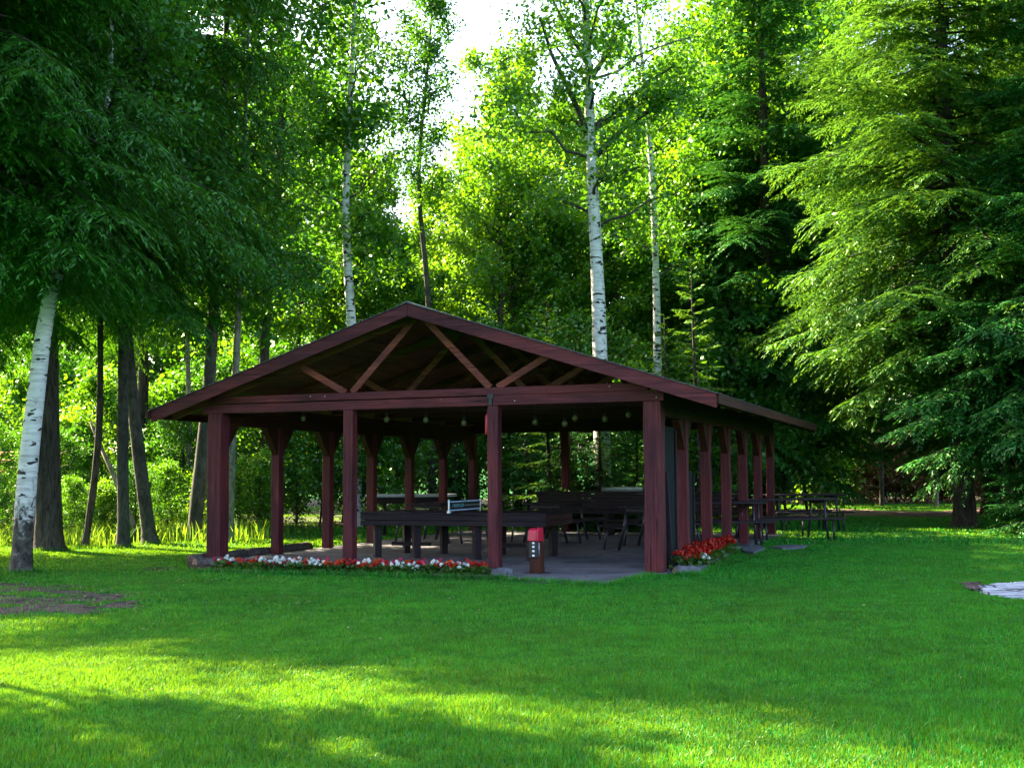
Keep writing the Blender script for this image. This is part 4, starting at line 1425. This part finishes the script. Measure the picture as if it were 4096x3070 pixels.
# (photo x of the foot, distance, kind, scale)
WOOD = [(1650, 36.5, 0, 1.2), (1060, 40.5, 1, .8), (800, 39, 1, .74), (955, 46, 2, 1.08), (1088, 46, 1, 1.12), (1795, 48, 0, 1.45), (560, 36, 2, .85), (640, 39, 3, .9), (700, 41, 0, .95), (830, 37, 2, .76), (880, 43, 2, .76), (985, 43, 2, .75), (1030, 45, 2, .95), (1085, 39, 1, .74), (1150, 42, 0, .92), (1210, 37, 2, .8),
        (1240, 47, 1, 1.0), (1340, 36, 2, .76), (1380, 41, 0, .95), (1480, 38, 1, .92), (1540, 37, 2, 1.0), (1560, 44, 0, 1.1), (1640, 40, 1, 1.05), (1760, 54, 3, 1.1), (1900, 58, 0, 1.3), (2040, 57, 3, 1.2), (2180, 54, 0, 1.2),
        (720, 54, 1, 1.0), (1300, 58, 0, 1.2), (1450, 60, 3, 1.2), (1660, 60, 0, 1.4), (1850, 62, 1, 1.45), (2120, 60, 0, 1.4), (880, 60, 2, 1.0), (1120, 62, 2, 1.2), (2000, 70, 2, 1.5)]
for (px, Y, k, s) in WOOD:
    p = at(px, 1080, Y=Y)
    place('leafy_tree', LT[k], p.x, Y, s, rt.uniform(0, 6.3), LW, 'tree', GW)
GL = 'leafy trees behind the dark spruces on the left'
for (px, Y, k, s) in ((-60, 58, 3, 1.15), (60, 55, 0, 1.1), (170, 58, 1, 1.15), (290, 54, 3, 1.15), (400, 52, 2, 1.15), (120, 66, 1, 1.3), (330, 66, 0, 1.3), (470, 56, 0, 1.15), (540, 46, 0, .8), (220, 62, 2, 1.2), (0, 64, 2, 1.3), (440, 64, 1, 1.3)):
    p = at(px, 1080, Y=Y)
    place('leafy_tree', LT[k], p.x, Y, s, rt.uniform(0, 6.3), 'leafy tree in the wood behind the dark trunks on the left', 'tree', GL)
GS = 'shrubs in the undergrowth behind the pavilion'
for (px, Y, k, s) in ((640, 30, 0, 1.0), (690, 31, 1, 1.05), (560, 29, 0, .95), (610, 33, 2, 1.0), (740, 33, 2, 1.1), (800, 31, 0, 1.1), (860, 33, 1, 1.15), (930, 35, 0, 1.2), (1010, 34, 2, 1.15), (1070, 35, 0, 1.2), (1160, 33, 1, 1.1), (1260, 33, 2, 1.2),
                      (1370, 34, 0, 1.3), (1450, 34, 1, 1.4), (1530, 33, 0, 1.4), (1610, 35, 2, 1.4), (1680, 38, 0, 1.3), (1400, 31, 1, 1.3)):
    p = at(px, 1080, Y=Y)
    place('shrub', SH[k], p.x, Y, s, rt.uniform(0, 6.3), 'green leafy shrub in the undergrowth behind the pavilion', 'shrub', GS)
GS = 'shrubs in the sunlit undergrowth on the left'
for (px, Y, k, s) in ((-40, 28, 1, 1.1), (40, 31, 0, 1.1), (150, 29, 1, .95), (220, 31, 0, 1.1), (300, 33, 1, 1.2), (370, 30.5, 0, 1.0), (455, 31, 2, .9), (520, 31, 1, .95), (100, 35, 2, 1.1), (-10, 24.5, 2, .5), (160, 25.0, 0, .36), (225, 25.4, 1, .4), (292, 25.6, 2, .34), (360, 26.4, 0, .44), (455, 27.0, 1, .5), (130, 27, 2, .5), (-220, 34, 2, 1.2), (-330, 37, 1, 1.5), (-420, 41, 2, 1.4), (-150, 41, 2, 1.4), (395, 28.5, 2, .62), (560, 27.5, 1, .6)):
    p = at(px, 1080, Y=Y)
    place('shrub', SH[k], p.x, Y, s, rt.uniform(0, 6.3), 'leafy shrub in the sunlit undergrowth behind the left trunks', 'shrub', GS)
GS = 'shrubs at the far right edge of the lawn'
for (px, Y, k, s) in ((1740, 53, 0, 1.3), (1800, 54, 1, 1.6), (1860, 55, 0, 1.6), (1915, 56, 1, 1.5), (2060, 55, 1, 1.4), (2150, 54, 0, 1.4)):
    p = at(px, 1080, Y=Y)
    place('shrub', SH[k], p.x, Y, s, rt.uniform(0, 6.3), 'leafy shrub beyond the brown hedge at the far side of the lawn', 'shrub', GS)

GS = 'shrubs right of the pavilion roof corner with sunlight put into pale leaves'
for (px, Y, k, s) in ((1700, 33.5, 1, 1.35), (1745, 37, 1, 1.5), (1770, 46, 1, 1.6)):  # paler leaf colour stands in for sunlight blocked by the wood
    p = at(px, 1080, Y=Y)
    place('shrub', SH[k], p.x, Y, s, rt.uniform(0, 6.3), 'leafy shrub behind the outdoor picnic tables right of the pavilion', 'shrub', GS)
# thin trunks in the gap at the right
for i, (px, r0, mt, lab) in enumerate(((1905, .09, 'bark', 'thin dark trunk in the gap at the right, left of the brown bush'), (2022, .10, 'bark_pale', 'pale sunlit trunk in the gap at the right, right of the brown bush'),
                                       (2135, .13, 'bark', 'dark trunk near the right edge of the lawn, behind the low firs'))):
    Y = 47.5 - i * 1.2
    stem_tree(60 + i, ((px, 1088), (px - 4, 950), (px + 2, 800), (px, 600)), Y, r0, 13, 5.0, 2.4, 7000, M['leaf_dark'], M[mt], lab, .13, foot=1.2)

# brown hedge and dead brown bush at the far right
hb = leafy(120, 1.6, .03, .05, 1.5, 6000, .085, M['brown_leaf'], M['twig'], 34, .35, 'dome', twigs=9, jit=.12, foot=1.0)
for i, px in enumerate((1735, 1785, 1835, 1885, 1935, 1985, 2035, 2085, 2135)):
    p = at(px, 1085, Y=51)
    place('shrub', hb, p.x, 51 + .3 * (i % 2), 1.2 + .12 * (i % 3), i * 1.3, 'low dark brown shrub of the hedge at the far end of the lawn', 'shrub', 'brown hedge shrubs at the far end of the lawn')
bb = leafy(121, 3.6, .05, .4, 1.5, 7000, .10, M['brown_leaf'], M['deadwood'], 30, .2, 'dome', twigs=9, jit=.15, foot=1.0)
p = at(1985, 1000, Y=53.0)
place('shrub', bb, p.x, 53.0, 1.3, .5, 'tall dry orange brown bush in the gap between the right trunks', 'shrub')

# brush pile at the left edge
c = at(20, 1080, Y=25.5)
e = empty('brush_pile', (c.x, c.y, 0), 0, 'heap of dry pale branches behind the white birch', 'brush pile')
m = MB()
for k in range(60):
    a, l = random.uniform(-.5, .5), random.uniform(.5, 1.6)
    p = Vector((random.uniform(-1.0, .8), random.uniform(-.5, .5), random.uniform(.1, 1.9)))
    d = Vector((math.cos(a), random.uniform(-.5, .5), math.sin(a)))
    m.tube([p - d * l / 2, p + Vector((0, 0, random.uniform(-.08, .08))), p + d * l / 2], [.02, .016, .006], 5)
m.build('branches', M['deadwood'], e)
m = MB()
for k in range(14):
    p = Vector((random.uniform(-1.1, .9), random.uniform(-.3, .6), random.uniform(.0, .9)))
    m.tube([p, p + Vector((random.uniform(-.5, .5), .3, random.uniform(.5, 1.0)))], [.03, .015], 5)
m.build('stubs', M['twig'], e)

# ------------------------------------------------------------------ grasses


def blades(r, x, y, z, hmin, hmax, wmin, wmax, lean=.5):
    n = len(x)
    a = r.uniform(0, 2 * np.pi, n)
    h = r.uniform(hmin, hmax, n)
    w = r.uniform(wmin, wmax, n)
    dx, dy = np.cos(a), np.sin(a)
    la = r.uniform(0, 2 * np.pi, n)
    lv = np.abs(r.normal(0, lean, n)) * h
    lx, ly = np.cos(la) * lv, np.sin(la) * lv
    B = np.stack([x, y, z], 1)
    p0 = B + np.stack([-dx * w, -dy * w, 0 * h - .004], 1)
    p1 = B + np.stack([dx * w, dy * w, 0 * h - .004], 1)
    mid = B + np.stack([lx * .35, ly * .35, h * .6], 1)
    p2 = mid + np.stack([dx * w * .8, dy * w * .8, 0 * h], 1)
    p3 = mid + np.stack([-dx * w * .8, -dy * w * .8, 0 * h], 1)
    p4 = B + np.stack([lx, ly, h * .95], 1)
    P = np.stack([p0, p1, p2, p3, p4], 1).reshape(-1, 3)
    i = np.arange(n)[:, None] * 5
    Q = i + np.array([0, 1, 2, 3])
    T = i + np.array([3, 2, 4])
    return P, Q, T


def scatter(r, y0, y1, dens, pad=1.5):
    """points on the lawn between distances y0 and y1 inside the seen wedge and a margin"""
    out = []
    half = .47
    n = int(dens * (y1 - y0) * (half * (y0 + y1) + 2 * pad))
    y = r.uniform(y0, y1, n * 2)
    keep = r.uniform(0, 1, n * 2) < (half * y + pad) / (half * y1 + pad)
    y = y[keep]
    x = r.uniform(-1, 1, len(y)) * (half * y + pad)
    return x, y


def lawn_ok(x, y):
    px, py = (x - PX) * CT - (y - PY) * ST, (x - PX) * ST + (y - PY) * CT
    ok = ~((px > -W - .22) & (px < .22) & (py > -.22) & (py < L + .27))
    for poly, pad in ((apron_w, 0), ([f0, f1, f2, f3], 0), ([g0, g1, g2, g3, gq], 0)):
        ok &= ~in_poly(x, y, poly)
    ins = in_poly(x, y, T0)
    ok[ins] &= edge_dist(x[ins], y[ins], T0) < rng.uniform(0, .10, ins.sum())
    return ok


GB = [[], [], []]
off = 0
nb = 0
for (y0, y1, dens, h0, h1, w0, w1) in ((4.6, 7.5, 7500, .016, .046, .0014, .0032), (7.5, 10.5, 4600, .016, .044, .002, .004), (10.5, 15, 2300, .018, .042, .003, .0055), (15, 22, 900, .02, .042, .005, .008), (22, 51, 200, .03, .06, .010, .016)):
    x, y = scatter(rng, y0, y1, dens)
    k = lawn_ok(x, y)
    # sparse on the bare soil
    for poly, fr, soft in ((dirt_a, .08, .24), (dirt_b, .12, .22), (dirt_c, .05, .06), (path_p, .04, .3)):
        ins = in_poly(x, y, poly)
        keep = np.maximum(fr, 1 - edge_dist(x[ins], y[ins], poly) / soft)
        k[ins] &= rng.uniform(0, 1, ins.sum()) < keep
    nz = np.sin(x * 3.1 + 1.7 * np.sin(y * 2.3)) * np.sin(y * 4.3 + 1.1 * np.sin(x * 3.7)) + .5 * np.sin(x * 11 + y * 7) * np.sin(y * 13 - x * 5)
    k |= lawn_ok(x, y) & in_poly(x, y, dirt_a) & (nz + rng.normal(0, .15, len(x)) > .5) & (rng.uniform(0, 1, len(x)) < .6)
    # thin worn spots
    worn = np.sin(x * 1.7 + 2.1 * np.sin(y * .9)) * np.sin(y * 2.2 + 1.5 * np.sin(x * 1.3)) + .4 * np.sin(x * 6.1 + y * 4.7)
    k &= ~((worn > .98) & (rng.uniform(0, 1, len(x)) < .55))
    x, y = x[k], y[k]
    tuft = .62 + .75 * (np.sin(x * 2.1 + np.sin(y * 1.7)) * np.sin(y * 2.6 + 1.3 * np.sin(x * 1.1)) * .5 + .5)
    P, Q, T = blades(rng, x, y, gz(x, y), h0, h1, w0, w1, .55)
    P = P.reshape(-1, 5, 3)
    zb = gz(x, y)[:, None]
    P[:, :, 2] = zb + (P[:, :, 2] - zb) * tuft[:, None]
    P = P.reshape(-1, 3)
    GB[0].append(P); GB[1].append(Q + off); GB[2].append(T + off)
    off += len(P)
    nb += len(x)
rx, ry = [], []
for (cx_, cy_, r0_, n_) in [(at(45, 1238).x, at(45, 1238).y, .19, 420), (at(103, 1192).x, at(103, 1192).y, .36, 600), (at(262, 1184).x, at(262, 1184).y + .1, .16, 300), (at(183, 1182).x, at(183, 1182).y, .09, 220),
                          (at(325, 1176).x, at(325, 1176).y, .19, 320), (at(418, 1170).x, at(418, 1170).y, .2, 320), (11.6, 26.0, .2, 260), (10.9, 28.5, .4, 300)]:
    a = rng.uniform(0, 2 * np.pi, n_)
    q = r0_ + np.abs(rng.normal(0, .07, n_))
    rx.append(cx_ + np.cos(a) * q); ry.append(cy_ + np.sin(a) * q)
for (p_, q_, n_) in [(f0, f1, 2600), (at(1512, 1244), at(1600, 1190), 900), (at(1455, 1246), at(1515, 1245), 420), (at(1092, 1255), at(1310, 1268), 900), (at(1310, 1268), at(1405, 1245), 600)]:
    t = rng.uniform(0, 1, n_)
    rx.append(p_.x + (q_.x - p_.x) * t + rng.normal(0, .03, n_)); ry.append(p_.y + (q_.y - p_.y) * t - .05 - np.abs(rng.normal(0, .05, n_)))
rx, ry = np.concatenate(rx), np.concatenate(ry)
P, Q, T = blades(rng, rx, ry, gz(rx, ry), .04, .115, .003, .006, .45)
GB[0].append(P); GB[1].append(Q + off); GB[2].append(T + off)
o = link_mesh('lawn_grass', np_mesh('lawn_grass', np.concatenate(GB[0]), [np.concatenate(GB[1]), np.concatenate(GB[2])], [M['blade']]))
tag(o, 'short green grass blades of the lawn', 'grass', kind='stuff')
print('grass blades', nb)

# tall sunlit grass behind the left trunks
tx, ty = rng.uniform(-14, 1.5, 26000), rng.uniform(22.8, 29.5, 26000)
edge = np.interp(tx, [-14, -8, -5.5, -3.5, 2], [22.6, 23.0, 24.0, 25.2, 29])
px_, py_ = (tx - PX) * CT - (ty - PY) * ST, (tx - PX) * ST + (ty - PY) * CT
k = (ty > edge + rng.uniform(0, .7, len(tx))) & (px_ < -W - 2.2) & (tx < -5.6 + rng.normal(0, .5, len(tx)))
k &= (np.sin(tx * 1.9 + np.sin(ty * 1.3)) * np.sin(ty * 1.6 + 1) + rng.normal(0, .35, len(tx))) > -.35
tx, ty = tx[k], ty[k]
P, Q, T = blades(rng, tx, ty, gz(tx, ty), .12, .5, .006, .014, .5)
o = link_mesh('tall_grass', np_mesh('tall_grass', P, [Q, T], [M['tall_blade']]))
tag(o, 'tall yellow green grass behind the trunks left of the pavilion', 'tall grass', kind='stuff')

# small fallen leaves and petals on the lawn and the bare soil
n = 900
fx_, fy_ = scatter(rng, 5.2, 20, 1.0)
k = lawn_ok(fx_, fy_)
fx_, fy_ = fx_[k], fy_[k]
n2 = 260
dx_ = rng.uniform(min(p.x for p in dirt_a), max(p.x for p in dirt_a), n2)
dy_ = rng.uniform(min(p.y for p in dirt_a), max(p.y for p in dirt_a), n2)
fx_, fy_ = np.concatenate([fx_, dx_]), np.concatenate([fy_, dy_])
n = len(fx_)
N_ = unit(rng.normal(0, .45, (n, 3)) + [0, 0, 1])
U_ = unit(np.cross(N_, rng.normal(0, 1, (n, 3))))
P, F = quads(np.stack([fx_, fy_, gz(fx_, fy_) + rng.uniform(.022, .042, n)], 1), N_, U_, rng.uniform(.015, .04, n), rng.uniform(.01, .022, n), .2)
o = link_mesh('fallen_leaves', np_mesh('fallen_leaves', P, [F], [M['litter']]))
tag(o, 'small dry leaves and petals scattered over the lawn and bare soil', 'fallen leaves', kind='stuff')

# leaf litter under the wood
xs2, ys2 = np.linspace(-60, 60, 61), np.linspace(30, 110, 41)
def lit_z(x, y):
    return gz(x, y) + .03 - .06 * np.clip((33 + 17.5 * np.clip((x - 6) / 6, 0, 1) - 3 * np.clip((-x - 1) / 4, 0, 1) - y), 0, 1)
tag(grid_mesh('forest_floor', xs2, ys2, [M['forest_floor']], lit_z), 'dark leaf litter under the wood', 'forest floor', kind='structure')

# ------------------------------------------------------------------ light
SUN_AZ, SUN_EL = R(-52), R(37)      # azimuth from +Y, to the left
sd = Vector((math.sin(SUN_AZ) * math.cos(SUN_EL), math.cos(SUN_AZ) * math.cos(SUN_EL), math.sin(SUN_EL)))
sl = bpy.data.lights.new('sun', 'SUN')
sl.energy, sl.angle, sl.color = 5.0, R(.53), (1.0, .86, .60)
so = bpy.data.objects.new('sun', sl)
so.rotation_euler = sd.to_track_quat('Z', 'Y').to_euler()
so.location = sd * 60
col.objects.link(so)
w = bpy.data.worlds.new('World')
scene.world = w
w.use_nodes = True
nt = w.node_tree
bg = nt.nodes['Background']
sk = nt.nodes.new('ShaderNodeTexSky')
sk.sky_type = 'NISHITA'
sk.sun_disc = False
sk.sun_elevation = SUN_EL
sk.sun_rotation = SUN_AZ
sk.altitude, sk.air_density, sk.dust_density = 200, 1.0, 3.5
nt.links.new(sk.outputs[0], bg.inputs[0])
bg.inputs[1].default_value = .076

# ------------------------------------------------------------------ render settings
scene.view_settings.view_transform = 'Standard'
scene.view_settings.look = 'None'
scene.view_settings.exposure = 3.5
scene.view_settings.gamma = 1.0
cy = scene.cycles
cy.max_bounces, cy.diffuse_bounces, cy.glossy_bounces, cy.transmission_bounces, cy.transparent_max_bounces = 6, 3, 2, 3, 4
cy.sample_clamp_indirect = 6
cy.caustics_reflective = cy.caustics_refractive = False
cy.use_denoising = True
